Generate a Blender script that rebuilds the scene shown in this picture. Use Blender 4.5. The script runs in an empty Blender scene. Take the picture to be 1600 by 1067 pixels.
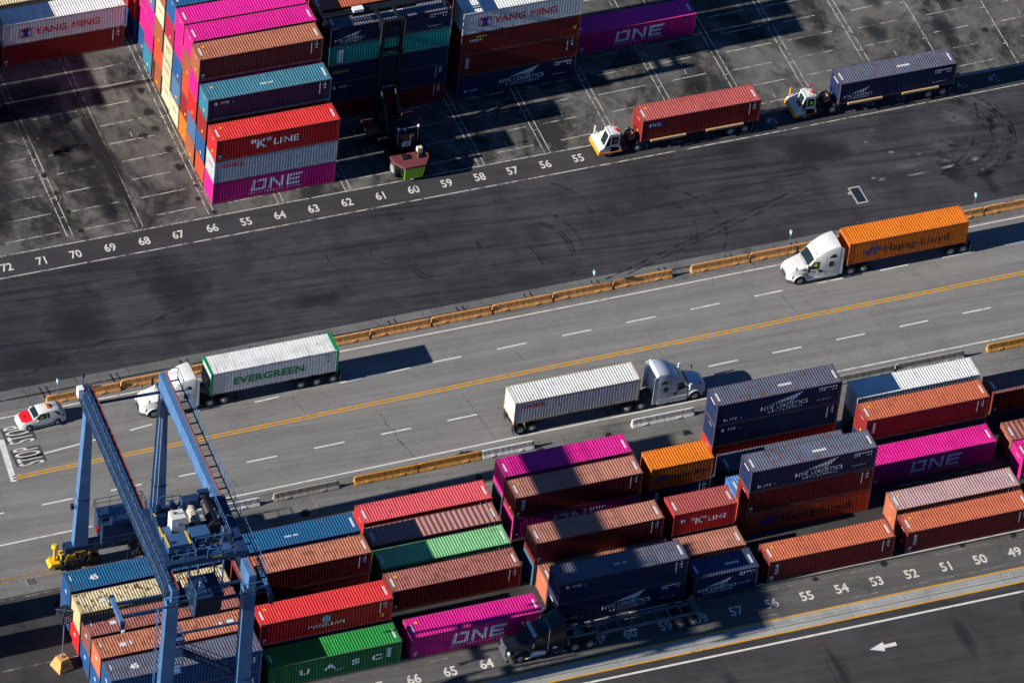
import bpy, bmesh, math, random
from mathutils import Vector, Matrix
random.seed(7)
R = math.radians
S = bpy.context.scene
COL = S.collection
# ------------------------------------------------------------------ camera, sky, sun, exposure
cam_d = bpy.data.cameras.new("camera"); cam = bpy.data.objects.new("camera", cam_d); COL.objects.link(cam)
ax_r = Vector((0.9320907241939833, -0.35271938676228587, 0.08243734635207964))
ax_u = Vector((0.1819648222507526, 0.6527363343849346, 0.7354074253343997))
ax_f = Vector((0.3132023073586587, 0.6704657425817935, -0.6725920031411736))
cm = Matrix((ax_r, ax_u, -ax_f)).transposed().to_4x4()
cm.translation = Vector((-167.58637608067122, -427.74823274964217, 403.8209996066744))
cam.matrix_world = cm
cam_d.sensor_width = 36.0
cam_d.lens = 10235.394907 / 1600 * 36.0
cam_d.clip_start = 1.0; cam_d.clip_end = 6000.0
S.camera = cam
SUN_EL, SUN_AZ = R(23.0), R(1.2)
w = bpy.data.worlds.new("World"); S.world = w; w.use_nodes = True
nt = w.node_tree; nt.nodes.clear()
sky = nt.nodes.new("ShaderNodeTexSky"); sky.sky_type = 'NISHITA'; sky.sun_disc = False
sky.sun_elevation = SUN_EL; sky.sun_rotation = R(268.0)
sky.altitude = 0.0; sky.air_density = 0.9; sky.dust_density = 0.0; sky.ozone_density = 10.0
bg = nt.nodes.new("ShaderNodeBackground"); bg.inputs[1].default_value = 0.05
wo = nt.nodes.new("ShaderNodeOutputWorld")
nt.links.new(sky.outputs[0], bg.inputs[0]); nt.links.new(bg.outputs[0], wo.inputs[0])
sun_d = bpy.data.lights.new("sun", 'SUN'); sun_d.energy = 5.0; sun_d.angle = R(0.5); sun_d.color = (1.0, 0.955, 0.87)
sun = bpy.data.objects.new("sun", sun_d); COL.objects.link(sun)
tosun = Vector((-math.cos(SUN_AZ) * math.cos(SUN_EL), -math.sin(SUN_AZ) * math.cos(SUN_EL), math.sin(SUN_EL)))
sun.rotation_euler = tosun.to_track_quat('Z', 'Y').to_euler(); sun.location = (-60, -20, 60)
S.view_settings.view_transform = 'Standard'; S.view_settings.look = 'None'
S.view_settings.exposure = 0.80; S.view_settings.gamma = 1.0

# ------------------------------------------------------------------ materials
MATS = {}
class NT:
    def __init__(s, name):
        s.m = bpy.data.materials.new(name); s.m.use_nodes = True; s.t = s.m.node_tree; s.t.nodes.clear()
        s.out = s.t.nodes.new("ShaderNodeOutputMaterial"); s.b = s.t.nodes.new("ShaderNodeBsdfPrincipled")
        s.t.links.new(s.b.outputs[0], s.out.inputs[0]); MATS[name] = s.m
    def put(s, sock, v):
        if isinstance(v, bpy.types.NodeSocket): s.t.links.new(v, sock)
        elif v is not None:
            if sock.type == 'RGBA' and len(v) == 3: v = (*v, 1)
            sock.default_value = v
    def n(s, typ, props={}, **inp):
        nd = s.t.nodes.new("ShaderNode" + typ)
        for k, v in props.items(): setattr(nd, k, v)
        for k, v in inp.items():
            key = int(k[1:]) if k[0] == 'i' and k[1:].isdigit() else k.replace('_', ' ')
            s.put(nd.inputs[key], v)
        return nd
    def obj(s, scale=(1, 1, 1), rnd=True):
        tc = s.n("TexCoord"); v = tc.outputs['Object']
        if rnd:
            oi = s.n("ObjectInfo"); off = s.n("VectorMath", {'operation': 'SCALE'}, i0=(37.0, 91.0, 53.0), Scale=oi.outputs['Random'])
            v = s.n("VectorMath", {'operation': 'ADD'}, i0=v, i1=off.outputs[0]).outputs[0]
        return s.n("VectorMath", {'operation': 'MULTIPLY'}, i0=v, i1=scale).outputs[0]
    def noise(s, vec, scale=1.0, detail=4.0, rough=0.55, dist=0.0):
        return s.n("TexNoise", Vector=vec, Scale=scale, Detail=detail, Roughness=rough, Distortion=dist).outputs[0]
    def ramp(s, v, lo, hi, a=0.0, b=1.0):
        return s.n("MapRange", Value=v, From_Min=lo, From_Max=hi, To_Min=a, To_Max=b).outputs[0]
    def mix(s, f, a, b, mode='MIX'):
        nd = s.n("Mix", {'data_type': 'RGBA', 'blend_type': mode}); s.put(nd.inputs[0], f); s.put(nd.inputs[6], a); s.put(nd.inputs[7], b)
        return nd.outputs[2]
    def mul(s, a, b): return s.n("Math", {'operation': 'MULTIPLY'}, i0=a, i1=b).outputs[0]
    def mx(s, a, b): return s.n("Math", {'operation': 'MAXIMUM'}, i0=a, i1=b).outputs[0]
    def fin(s, col, rough=0.6, metal=0.0, bump=None, bs=0.3, bd=0.02, alpha=None, spec=None):
        s.put(s.b.inputs['Base Color'], col); s.put(s.b.inputs['Roughness'], rough); s.put(s.b.inputs['Metallic'], metal)
        if spec is not None: s.put(s.b.inputs['Specular IOR Level'], spec)
        if bump is not None:
            b = s.n("Bump", Strength=bs, Distance=bd, Height=bump); s.put(s.b.inputs['Normal'], b.outputs[0])
        if alpha is not None: s.put(s.b.inputs['Alpha'], alpha)
        return s.m

def cmat(name, base, dirt=0.45, rust=0.15, roof=False, rough=0.55, rustlo=0.60, fade=0.16):
    """painted corrugated steel"""
    if name in MATS: return MATS[name]
    s = NT(name); v = s.obj()
    oi = s.n("ObjectInfo")
    val = s.ramp(oi.outputs['Random'], 0, 1, 0.86, 1.12)
    c = s.n("HueSaturation", Value=val, Color=(*base, 1)).outputs[0]
    big = s.noise(v, 0.45, 5, 0.6)
    g = sum(base) / 3
    fadec = tuple(min(0.8, b * 0.9 + g * 0.1 + 0.03) for b in base)
    c = s.mix(s.ramp(big, 0.40, 0.72, 0, fade), c, fadec)
    sv = s.obj((5, 0.5, 1) if roof else (5, 5, 0.3))
    st = s.noise(sv, 1.0, 3, 0.6)
    c = s.mix(s.ramp(st, 0.52, 0.78, 0, dirt), c, tuple(b * 0.35 + 0.008 for b in base))
    sp = s.noise(v, 7.0, 6, 0.7)
    c = s.mix(s.ramp(sp, 0.62, 0.72, 0, dirt * 0.7), c, tuple(b * 0.3 for b in base))
    if rust > 0:
        rn = s.noise(v, 1.6, 9, 0.72, 0.4)
        c = s.mix(s.ramp(rn, rustlo, rustlo + 0.07, 0, min(1, rust * 3)), c, (0.13, 0.045, 0.016))
    # chipped scratches and bird droppings
    scr = s.noise(s.obj((9, 2.2, 1.2)), 1.0, 5, 0.75, 0.8); c = s.mix(s.ramp(scr, 0.66, 0.70, 0, 0.55), c, tuple(b * 0.22 + 0.006 for b in base))
    if roof:
        dr = s.noise(v, 11.0, 2, 0.5); dm = s.noise(v, 0.5, 2, 0.5); c = s.mix(s.mul(s.ramp(dr, 0.70, 0.73), s.ramp(dm, 0.5, 0.6, 0, 0.8)), c, (0.6, 0.6, 0.57))
        ed = s.noise(s.obj((0.35, 0.8, 1)), 1.0, 4, 0.6); c = s.mix(s.ramp(ed, 0.50, 0.70, 0, 0.35), c, tuple(b * 0.45 + 0.004 for b in base))
    fine = s.noise(v, 24, 3, 0.6)
    return s.fin(c, s.ramp(fine, 0.3, 0.8, rough - 0.08, rough + 0.15), bump=s.n('Math', {'operation': 'ADD'}, i0=big, i1=s.mul(s.noise(v, 1.7, 3, 0.5), 0.5)).outputs[0], bs=0.5, bd=0.05, spec=0.22)

def pmat(name, base, rough=0.5, metal=0.0, var=0.12, scale=3.0, spec=None):
    if name in MATS: return MATS[name]
    s = NT(name); v = s.obj(); n = s.noise(v, scale, 6, 0.65)
    c = s.mix(s.ramp(n, 0.3, 0.75), tuple(b * (1 - var) for b in base), tuple(min(0.9, b * (1 + var)) for b in base))
    n2 = s.noise(v, scale * 5, 4, 0.6)
    c = s.mix(s.ramp(n2, 0.58, 0.75, 0, var * 1.6), c, tuple(b * 0.4 + 0.01 for b in base))
    return s.fin(c, s.ramp(n2, 0.2, 0.8, rough - 0.07, rough + 0.1), metal, spec=spec)

def paint(name, base, wear=0.42, scale=1.6, rough=0.7, cover=1.0):
    """road paint, worn through to the surface under it"""
    if name in MATS: return MATS[name]
    s = NT(name); v = s.obj((1, 1, 1), False)
    n = s.noise(v, scale, 9, 0.72); n2 = s.noise(v, 0.25, 3, 0.5)
    a = s.ramp(s.n("Math", {'operation': 'ADD'}, i0=n, i1=s.ramp(n2, 0.3, 0.7, -0.06, 0.06)).outputs[0], wear - 0.06, wear + 0.06, 0.05 * cover, cover)
    c = s.mix(s.ramp(n, 0.4, 0.7), tuple(b * 0.72 for b in base), base)
    return s.fin(c, rough, alpha=a)

def stain(name, base, lo=0.45, hi=0.62, scale=1.2, cover=0.85, stretch=(1, 1, 1)):
    if name in MATS: return MATS[name]
    s = NT(name); v = s.obj(stretch); n = s.noise(v, scale, 7, 0.65, 0.3)
    tc = s.n("TexCoord"); g = tc.outputs['Generated']
    c = s.n("VectorMath", {'operation': 'SUBTRACT'}, i0=g, i1=(0.5, 0.5, 0.0)); m = s.n("VectorMath", {'operation': 'MULTIPLY'}, i0=c.outputs[0], i1=(1, 1, 0))
    ln = s.n("VectorMath", {'operation': 'LENGTH'}, i0=m.outputs[0]).outputs[1]
    edge = s.ramp(ln, 0.05, 0.5, 0.10, -0.42); n = s.n('Math', {'operation': 'ADD'}, i0=s.mul(n, 0.75), i1=s.mul(s.noise(s.obj((1, 1, 1)), scale * 0.35, 3, 0.5), 0.25)).outputs[0]
    a = s.ramp(s.n("Math", {'operation': 'ADD'}, i0=n, i1=edge).outputs[0], lo, hi, 0, cover)
    return s.fin(base, 0.8, alpha=a)

def ground(name, dark, light, streak=(0.05, 0.5, 1), smix=0.6, joints=None, cracks=0.0, patch=0.3, rough=0.85, fine=0.25, crackscale=0.33, st2=0.0, grime=0.0, grime_at=0.54):
    s = NT(name); v = s.obj((1, 1, 1), False)
    big = s.noise(v, 0.045, 5, 0.6, 0.3); med = s.noise(v, 0.35, 7, 0.65)
    st = s.noise(s.obj(streak, False), 1.0, 5, 0.6, 0.2)
    f = s.n("Mix", {'data_type': 'FLOAT'}, i0=smix, i2=big, i3=st).outputs[0]
    c = s.mix(s.ramp(f, 0.32, 0.68), dark, light)
    avg = tuple((a + b) / 2 for a, b in zip(dark, light))
    c = s.mix(s.ramp(med, 0.50, 0.72, 0, patch), c, tuple(a * 0.45 for a in avg))
    c = s.mix(s.ramp(med, 0.50, 0.30, 0, patch * 0.6), c, tuple(min(1, a * 1.25) for a in light))
    if st2:
        # long rubber smears along the driving direction, slightly skewed, broken up by a broad mask
        rv = s.n("VectorRotate", {'rotation_type': 'Z_AXIS'}, Vector=v, Angle=0.09).outputs[0]
        q = s.noise(s.n("VectorMath", {'operation': 'MULTIPLY'}, i0=rv, i1=(0.05, 1.7, 1)).outputs[0], 1.0, 6, 0.7, 0.5)
        q2 = s.noise(s.n("VectorMath", {'operation': 'MULTIPLY'}, i0=v, i1=(0.10, 5.0, 1)).outputs[0], 1.0, 4, 0.7, 0.3)
        c = s.mix(s.ramp(q, 0.50, 0.66, 0, st2), c, tuple(a * 0.4 for a in dark)); c = s.mix(s.ramp(q, 0.47, 0.33, 0, st2 * 0.55), c, tuple(a * 1.35 for a in light))
        c = s.mix(s.ramp(q2, 0.52, 0.72, 0, st2 * 0.5), c, tuple(a * 0.5 for a in dark)); c = s.mix(s.ramp(q2, 0.46, 0.30, 0, st2 * 0.35), c, light)
    if grime:
        gn = s.noise(s.obj((0.16, 0.10, 1), False), 1.0, 9, 0.72, 0.6); gn2 = s.noise(v, 1.1, 6, 0.7)
        gm = s.n("Math", {'operation': 'ADD'}, i0=gn, i1=s.ramp(gn2, 0.3, 0.7, -0.05, 0.05)).outputs[0]
        c = s.mix(s.ramp(gm, grime_at - 0.05, grime_at + 0.10, 0, grime), c, (0.010, 0.0098, 0.010))
        sp = s.noise(v, 2.6, 4, 0.6); c = s.mix(s.ramp(sp, 0.66, 0.72, 0, grime), c, (0.009, 0.009, 0.009))
    fn = s.noise(v, 9.0, 5, 0.75)
    c = s.mix(s.ramp(fn, 0.5, 0.8, 0, fine), c, tuple(a * 0.35 for a in avg))
    c = s.mix(s.ramp(fn, 0.45, 0.2, 0, fine), c, tuple(min(1, a * 1.5) for a in light))
    if joints:
        br = s.n("TexBrick", {'offset': 0.0}, Vector=v, Scale=1.0, Mortar_Size=joints[2], Mortar_Smooth=0.3, Bias=0.0, Brick_Width=joints[0], Row_Height=joints[1],
                 Color1=(1, 1, 1, 1), Color2=(0.86, 0.86, 0.86, 1), Mortar=(0.3, 0.3, 0.3, 1))
        c = s.mix(1.0, c, br.outputs[0], 'MULTIPLY')
    if cracks > 0:
        dv = s.n("TexNoise", Vector=v, Scale=0.8, Detail=5.0, Roughness=0.6)
        d2 = s.n("VectorMath", {'operation': 'SCALE'}, i0=dv.outputs[1], Scale=1.6)
        cv = s.n("VectorMath", {'operation': 'ADD'}, i0=v, i1=d2.outputs[0]).outputs[0]
        vo = s.n("TexVoronoi", {'feature': 'DISTANCE_TO_EDGE'}, Vector=cv, Scale=crackscale)
        ln = s.ramp(vo.outputs[0], 0.0, 0.011, 1, 0)
        vo2 = s.n("TexVoronoi", {'feature': 'DISTANCE_TO_EDGE'}, Vector=cv, Scale=crackscale * 3.1)
        ln2 = s.mul(s.ramp(vo2.outputs[0], 0.0, 0.03, 1, 0), s.ramp(big, 0.52, 0.60))
        msk = s.ramp(s.noise(v, 0.12, 3, 0.5), 0.38, 0.55)
        c = s.mix(s.mul(s.mul(s.mx(ln, ln2), msk), cracks), c, (0.03, 0.028, 0.025))
    return s.fin(c, rough, bump=fn, bs=0.25, bd=0.01, spec=0.3)

# ------------------------------------------------------------------ mesh helpers
class MB:
    def __init__(s): s.v = []; s.f = []
    def add(s, vs, fs):
        k = len(s.v); s.v += [tuple(p) for p in vs]; s.f += [tuple(i + k for i in f) for f in fs]; return s
    def box(s, x0, y0, z0, x1, y1, z1):
        return s.add([(x0, y0, z0), (x1, y0, z0), (x1, y1, z0), (x0, y1, z0), (x0, y0, z1), (x1, y0, z1), (x1, y1, z1), (x0, y1, z1)],
                     [(0, 3, 2, 1), (4, 5, 6, 7), (0, 1, 5, 4), (1, 2, 6, 5), (2, 3, 7, 6), (3, 0, 4, 7)])
    def hexa(s, b, t):
        return s.add(list(b) + list(t), [(0, 3, 2, 1), (4, 5, 6, 7), (0, 1, 5, 4), (1, 2, 6, 5), (2, 3, 7, 6), (3, 0, 4, 7)])
    def prism(s, poly, axis, a, b):
        """extrude 2D polygon along axis from a to b; poly in the other two axes in order"""
        n = len(poly); put = {'x': lambda p, t: (t, p[0], p[1]), 'y': lambda p, t: (p[0], t, p[1]), 'z': lambda p, t: (p[0], p[1], t)}[axis]
        vs = [put(p, a) for p in poly] + [put(p, b) for p in poly]
        return s.add(vs, [tuple(range(n))[::-1], tuple(range(n, 2 * n))] + [(i, (i + 1) % n, n + (i + 1) % n, n + i) for i in range(n)])
    def tube(s, p, q, r, n=8, r2=None):
        p, q = Vector(p), Vector(q); d = (q - p).normalized(); a = d.orthogonal().normalized(); b = d.cross(a); r2 = r if r2 is None else r2
        vs = [p + (a * math.cos(t) + b * math.sin(t)) * r for t in [2 * math.pi * i / n for i in range(n)]] + \
             [q + (a * math.cos(t) + b * math.sin(t)) * r2 for t in [2 * math.pi * i / n for i in range(n)]]
        return s.add(vs, [tuple(range(n))[::-1], tuple(range(n, 2 * n))] + [(i, (i + 1) % n, n + (i + 1) % n, n + i) for i in range(n)])
    def bar(s, p, q, wd=0.06, ht=None):
        p, q = Vector(p), Vector(q); ht = ht or wd; d = (q - p).normalized()
        up = Vector((0, 0, 1)) if abs(d.z) < 0.95 else Vector((0, 1, 0))
        a = d.cross(up).normalized() * wd / 2; b = a.cross(d).normalized() * ht / 2
        return s.hexa([p - a - b, p + a - b, p + a + b, p - a + b], [q - a - b, q + a - b, q + a + b, q - a + b])
    def lathe(s, prof, axis, c, n=20):
        """prof: (radius, offset along axis)"""
        c = Vector(c); vs = []
        for r, o in prof:
            for i in range(n):
                t = 2 * math.pi * i / n; u, w2 = r * math.cos(t), r * math.sin(t)
                vs.append(c + Vector({'x': (o, u, w2), 'y': (u, o, w2), 'z': (u, w2, o)}[axis]))
        fs = [(j * n + i, j * n + (i + 1) % n, (j + 1) * n + (i + 1) % n, (j + 1) * n + i) for j in range(len(prof) - 1) for i in range(n)]
        return s.add(vs, fs + [tuple(range(n)), tuple(range((len(prof) - 1) * n, len(prof) * n))])
    def quad(s, *p): return s.add(p, [tuple(range(len(p)))])
    def mesh(s, name, smooth=None):
        me = bpy.data.meshes.new(name); me.from_pydata(s.v, [], s.f)
        bm = bmesh.new(); bm.from_mesh(me); bmesh.ops.recalc_face_normals(bm, faces=bm.faces); bm.to_mesh(me); bm.free()
        if smooth:
            me.polygons.foreach_set('use_smooth', [True] * len(me.polygons)); me.set_sharp_from_angle(angle=R(smooth))
        return me
    def build(s, name, mat, parent=None, smooth=None): return obj(name, s.mesh(name, smooth), mat, parent)

def obj(name, me, mat, parent=None, share=False):
    o = bpy.data.objects.new(name, me); COL.objects.link(o)
    if not me.materials: me.materials.append(None)
    o.material_slots[0].link = 'OBJECT'; o.material_slots[0].material = mat
    if parent: o.parent = parent
    return o
def thing(name, label, cat, loc=(0, 0, 0), rz=0, group=None):
    o = bpy.data.objects.new(name, None); COL.objects.link(o); o.location = loc; o.rotation_euler = (0, 0, rz); o.empty_display_size = 0.3
    tag(o, label, cat, group); return o
def tag(o, label, cat, group=None):
    o['label'] = label; o['category'] = cat
    if group: o['group'] = group
    return o
def struct(o): o['kind'] = 'structure'; return o
def flat(name, polys, z, mat):
    """sheet(s) on the ground"""
    m = MB()
    for p in polys: m.add([(x, y, z) for x, y in p], [tuple(range(len(p)))])
    return struct(m.build(name, mat))
def rect(x0, y0, x1, y1): return [(x0, y0), (x1, y0), (x1, y1), (x0, y1)]
def line(p, q, wd):
    p, q = Vector(p), Vector(q); d = (q - p).normalized(); n = Vector((-d.y, d.x)) * wd / 2
    return [tuple(p - n), tuple(q - n), tuple(q + n), tuple(p + n)]

# ------------------------------------------------------------------ 2D lettering
_TX = {}
def text2d(s, h=1.0, bold=0.0, shear=0.0, wid=1.0, space=1.0):
    """(verts, faces) of a text, cap height h, centred on the origin"""
    if set(s) & set('MWmw'): bold = 0.0   # an offset outline folds over itself in the notch of an M
    k = (s, bold, shear, space)
    if k not in _TX:
        cu = bpy.data.curves.new("lettering", 'FONT'); cu.body = s; cu.size = 1.0; cu.offset = bold; cu.shear = shear; cu.space_character = space
        cu.resolution_u = 3; o = bpy.data.objects.new("lettering", cu); COL.objects.link(o)
        me = bpy.data.meshes.new_from_object(o.evaluated_get(bpy.context.evaluated_depsgraph_get()))
        _TX[k] = ([tuple(v.co[:2]) for v in me.vertices], [tuple(p.vertices) for p in me.polygons])
        bpy.data.objects.remove(o); bpy.data.curves.remove(cu); bpy.data.meshes.remove(me)
    vs, fs = _TX[k]
    xs = [p[0] for p in vs]; sc = h / 0.70; x0, x1 = min(xs), max(xs)
    return [((x - (x0 + x1) / 2) * sc * wid, (y - 0.35) * sc) for x, y in vs], fs
def polys2d(ps): 
    vs, fs = [], []
    for p in ps: fs.append(tuple(range(len(vs), len(vs) + len(p)))); vs += p
    return vs, fs
def place2d(d, cx, cy, rot=0, sc=1.0):
    c, s_ = math.cos(rot), math.sin(rot)
    return [(cx + sc * (x * c - y * s_), cy + sc * (x * s_ + y * c)) for x, y in d[0]], d[1]
def join2d(*ds):
    vs, fs = [], []
    for d in ds: fs += [tuple(i + len(vs) for i in f) for f in d[1]]; vs += d[0]
    return vs, fs

# ------------------------------------------------------------------ containers
W, H = 2.438, 2.591
P_SIDE = 0.276
BRK = (0.0, 0.27, 0.50, 0.77)
def corr(x, pitch=P_SIDE, depth=0.040):
    t = (x / pitch) % 1.0
    if t < 0.27: return 0.0
    if t < 0.50: return depth * (t - 0.27) / 0.23
    if t < 0.77: return depth
    return depth * (1 - (t - 0.77) / 0.23)
def breaks(a, b, pitch):
    xs = [a]; k = math.floor(a / pitch)
    while k * pitch < b:
        for f in BRK:
            x = (k + f) * pitch
            if a + 1e-4 < x < b - 1e-4: xs.append(x)
        k += 1
    return xs + [b]
CM = {}
def cmesh(L, h, wide, smooth_side):
    key = (L, h, wide, smooth_side)
    if key in CM: return CM[key]
    d = {}
    f = MB(); p = 0.11
    for x in (0.02, L - 0.02 - p):
        for y in (0.004, W - 0.004 - p): f.box(x, y, 0.10, x + p, y + p, h - 0.10)
    for y in (0.006, W - 0.006 - 0.07):
        f.box(0.12, y, 0.03, L - 0.12, y + 0.07, 0.17); f.box(0.12, y, h - 0.085, L - 0.12, y + 0.07, h - 0.02)
    for x in (0.024, L - 0.024 - 0.08):
        f.box(x, 0.1, 0.03, x + 0.08, W - 0.1, 0.15); f.box(x, 0.1, h - 0.14, x + 0.08, W - 0.1, h - 0.018)
    f.box(0.1, 0.08, 0.10, L - 0.1, W - 0.08, 0.14)
    for x in (0, L - 0.178):
        for y in (0, W - 0.162):
            for z in (0, h - 0.118): f.box(x, y, z, x + 0.178, y + 0.162, z + 0.118)
    d['frame'] = f.mesh("frame")
    pitch, dep = (P_SIDE, 0.040) if not smooth_side else (0.30, 0.003)
    xs = breaks(0.125, L - 0.125, pitch)
    for nm, y0, sg in (('side_panel', 0.014, 1), ('side_panel_far', W - 0.014, -1)):
        m = MB(); vs = []
        for x in xs: vs += [(x, y0 + sg * corr(x, pitch, dep), 0.15), (x, y0 + sg * corr(x, pitch, dep), h - 0.08)]
        m.add(vs, [(2 * i, 2 * i + 2, 2 * i + 3, 2 * i + 1) for i in range(len(xs) - 1)]); d[nm] = m.mesh(nm)
    rp, rd = (0.26, 0.032) if not wide else (0.50, 0.050)
    if smooth_side: rp, rd = 0.30, 0.006
    m = MB(); vs = []; xs = breaks(0.32, L - 0.32, rp); z0 = h - 0.012
    xs = [0.10] + xs + [L - 0.10]
    for i, x in enumerate(xs):
        z = z0 - (corr(x, rp, rd) if 0.32 < x < L - 0.32 else 0.004)
        vs += [(x, 0.07, z), (x, W - 0.07, z)]
    m.add(vs, [(2 * i, 2 * i + 2, 2 * i + 3, 2 * i + 1) for i in range(len(xs) - 1)]); d['roof_panel'] = m.mesh("roof_panel")
    ys = breaks(0.11, W - 0.11, 0.25); m = MB(); vs = []
    for y in ys: vs += [(0.03 + corr(y, 0.25, 0.028), y, 0.14), (0.03 + corr(y, 0.25, 0.028), y, h - 0.13)]
    m.add(vs, [(2 * i, 2 * i + 1, 2 * i + 3, 2 * i + 2) for i in range(len(ys) - 1)]); d['end_panel'] = m.mesh("end_panel")
    for nm, ya, yb in (('door', 0.12, W / 2 - 0.006), ('door_far', W / 2 + 0.006, W - 0.12)):
        m = MB(); m.box(L - 0.06, ya, 0.16, L - 0.025, yb, h - 0.15)
        for q in (0.25, 0.72):
            y = ya + (yb - ya) * q; m.tube((L - 0.005, y, 0.12), (L - 0.005, y, h - 0.12), 0.017, 6)
            m.box(L - 0.024, y - 0.05, 0.95, L + 0.012, y + 0.22, 1.0)
        d[nm] = m.mesh(nm)
    CM[key] = d; return d

LG = {}
def side_logo(key, d, cx, cz, L, ribs=True):
    """lettering painted on the corrugated side: follows the ribs"""
    k = (key, round(cx, 2), round(cz, 2), L)
    if k in LG: return LG[k]
    me = bpy.data.meshes.new("logo"); me.from_pydata([(x + cx, 0, z + cz) for x, z in d[0]], [], d[1])
    bm = bmesh.new(); bm.from_mesh(me)
    xs = [v.co.x for v in bm.verts]
    for x in breaks(min(xs), max(xs), P_SIDE)[1:-1] if ribs else []:
        bmesh.ops.bisect_plane(bm, geom=bm.verts[:] + bm.edges[:] + bm.faces[:], plane_co=(x, 0, 0), plane_no=(1, 0, 0))
    for v in bm.verts: v.co.y = 0.014 + (corr(v.co.x) if ribs else 0.0) - 0.004
    bmesh.ops.recalc_face_normals(bm, faces=bm.faces); bm.to_mesh(me); bm.free(); LG[k] = me; return me
def flat_mesh(key, d, f):
    if key in LG: return LG[key]
    me = bpy.data.meshes.new("logo"); me.from_pydata([f(*p) for p in d[0]], [], d[1]); LG[key] = me; return me

P_WHITE = pmat("lettering_white", (0.84, 0.85, 0.86), 0.5, var=0.2)
P_GREY = pmat("lettering_pale_grey", (0.60, 0.64, 0.70), 0.5, var=0.15)
P_RED = pmat("lettering_red", (0.58, 0.015, 0.02), 0.5)
P_BLUE = pmat("lettering_blue", (0.015, 0.025, 0.22), 0.5)
P_BLACK = pmat("lettering_black", (0.02, 0.012, 0.012), 0.6)
P_GREEN = pmat("lettering_green", (0.0, 0.20, 0.06), 0.5)
P_GOLD = pmat("lettering_gold", (0.45, 0.25, 0.06), 0.5)
P_YEL = pmat("sticker_yellow", (0.75, 0.36, 0.01), 0.45)

def word_row(parts, h, bold, gap, wid=1.0):
    """words set side by side and centred"""
    ds, x = [], 0.0
    for p_ in parts:
        if p_ == ' ': x += gap * 3.2; continue
        if p_ == 'M':   # drawn with full-weight strokes
            k = h; d = polys2d([[(-0.44 * k, -0.5 * k), (-0.27 * k, -0.5 * k), (-0.27 * k, 0.5 * k), (-0.44 * k, 0.5 * k)], [(0.27 * k, -0.5 * k), (0.44 * k, -0.5 * k), (0.44 * k, 0.5 * k), (0.27 * k, 0.5 * k)],
                                [(-0.27 * k, 0.5 * k), (-0.27 * k, 0.26 * k), (0.0, -0.16 * k), (0.0, 0.08 * k)], [(0.0, 0.08 * k), (0.0, -0.16 * k), (0.27 * k, 0.26 * k), (0.27 * k, 0.5 * k)]])
        else: d = text2d(p_, h, bold, 0, wid)
        w_ = max(q[0] for q in d[0]) - min(q[0] for q in d[0]); ds.append(place2d(d, x + w_ / 2, 0)); x += w_ + gap
    d = join2d(*ds); return [(q[0] - x / 2, q[1]) for q in d[0]], d[1]
def one_logo():
    a = 0.21; o = [[(0, 0), (1, 0), (1, a), (0, a)], [(0, a), (a, a), (a, 1), (0, 1)], [(1 - a, a), (1, a), (1, 1), (1 - a, 1)], [(a + 0.06, 1 - a), (1 - a, 1 - a), (1 - a, 1), (a + 0.20, 1)]]
    n = [[(1.22, 0), (1.44, 0), (1.44, 1), (1.22, 1)], [(2.0, 0), (2.22, 0), (2.22, 1), (2.0, 1)], [(1.44, 0.72), (2.0, 0.0), (2.0, 0.28), (1.44, 1.0)]]
    e = [[(2.44, 0), (2.66, 0), (2.66, 1), (2.44, 1)], [(2.66, 0), (3.35, 0), (3.35, a), (2.66, a)], [(2.66, 0.395), (3.3, 0.395), (3.3, 0.395 + a), (2.66, 0.395 + a)], [(2.66, 1 - a), (3.42, 1 - a), (3.48, 1), (2.66, 1)]]
    d = polys2d([[(x + 0.10 * y, y) for x, y in p] for p in o + n + e])
    return [(x - 1.75, y - 0.5) for x, y in d[0]], d[1]
def nyk_logo():
    sw = [[(-1.15, 0.10), (1.0, 0.62), (1.30, 0.80), (0.9, 0.72)], [(-0.95, 0.06), (0.30, 0.40), (0.75, 0.62), (0.15, 0.46)], [(-0.55, 0.06), (0.55, 0.40), (0.95, 0.66), (0.45, 0.47)],
          [(-0.1, 0.10), (0.62, 0.36), (0.98, 0.62), (0.55, 0.44)], [(0.62, 0.30), (0.78, 0.30), (1.05, 0.62), (0.92, 0.58)], [(0.3, 0.06), (0.45, 0.06), (0.8, 0.42), (0.66, 0.4)]]
    return join2d(place2d(text2d("NYK LOGISTICS", 0.33, 0.012), 0, -0.12), place2d(text2d("& MEGACARRIER", 0.20, 0.018, space=1.22), 0.1, -0.48), polys2d(sw))
def nyk_small():
    b = polys2d([[(-0.95, -0.14), (-0.62, -0.14), (-0.62, 0.0), (-0.95, 0.0)], [(-0.95, 0.04), (-0.70, 0.04), (-0.70, 0.15), (-0.95, 0.15)]])
    return join2d(b, place2d(text2d("NYK", 0.27, 0.02, 0.25), 0.02, 0), place2d(text2d("line", 0.13, 0.0, 0.2), 0.75, -0.06))
def hl_logo():
    a = [[(0.0, -0.48), (0.52, -0.48), (0.72, -0.14), (0.20, -0.14)], [(0.28, -0.10), (0.72, -0.10), (1.06, 0.50), (0.62, 0.50)], [(-0.25, -0.12), (0.22, -0.12), (0.36, 0.14), (-0.10, 0.14)],
         [(0.78, -0.48), (1.28, -0.48), (1.28, -0.16), (0.98, -0.16)], [(0.86, -0.10), (1.22, -0.10), (1.58, 0.50), (1.20, 0.50)], [(1.28, -0.06), (1.62, -0.06), (1.80, 0.20), (1.44, 0.20)]]
    d = polys2d(a); return [(x - 0.78, y) for x, y in d[0]], d[1]
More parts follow.
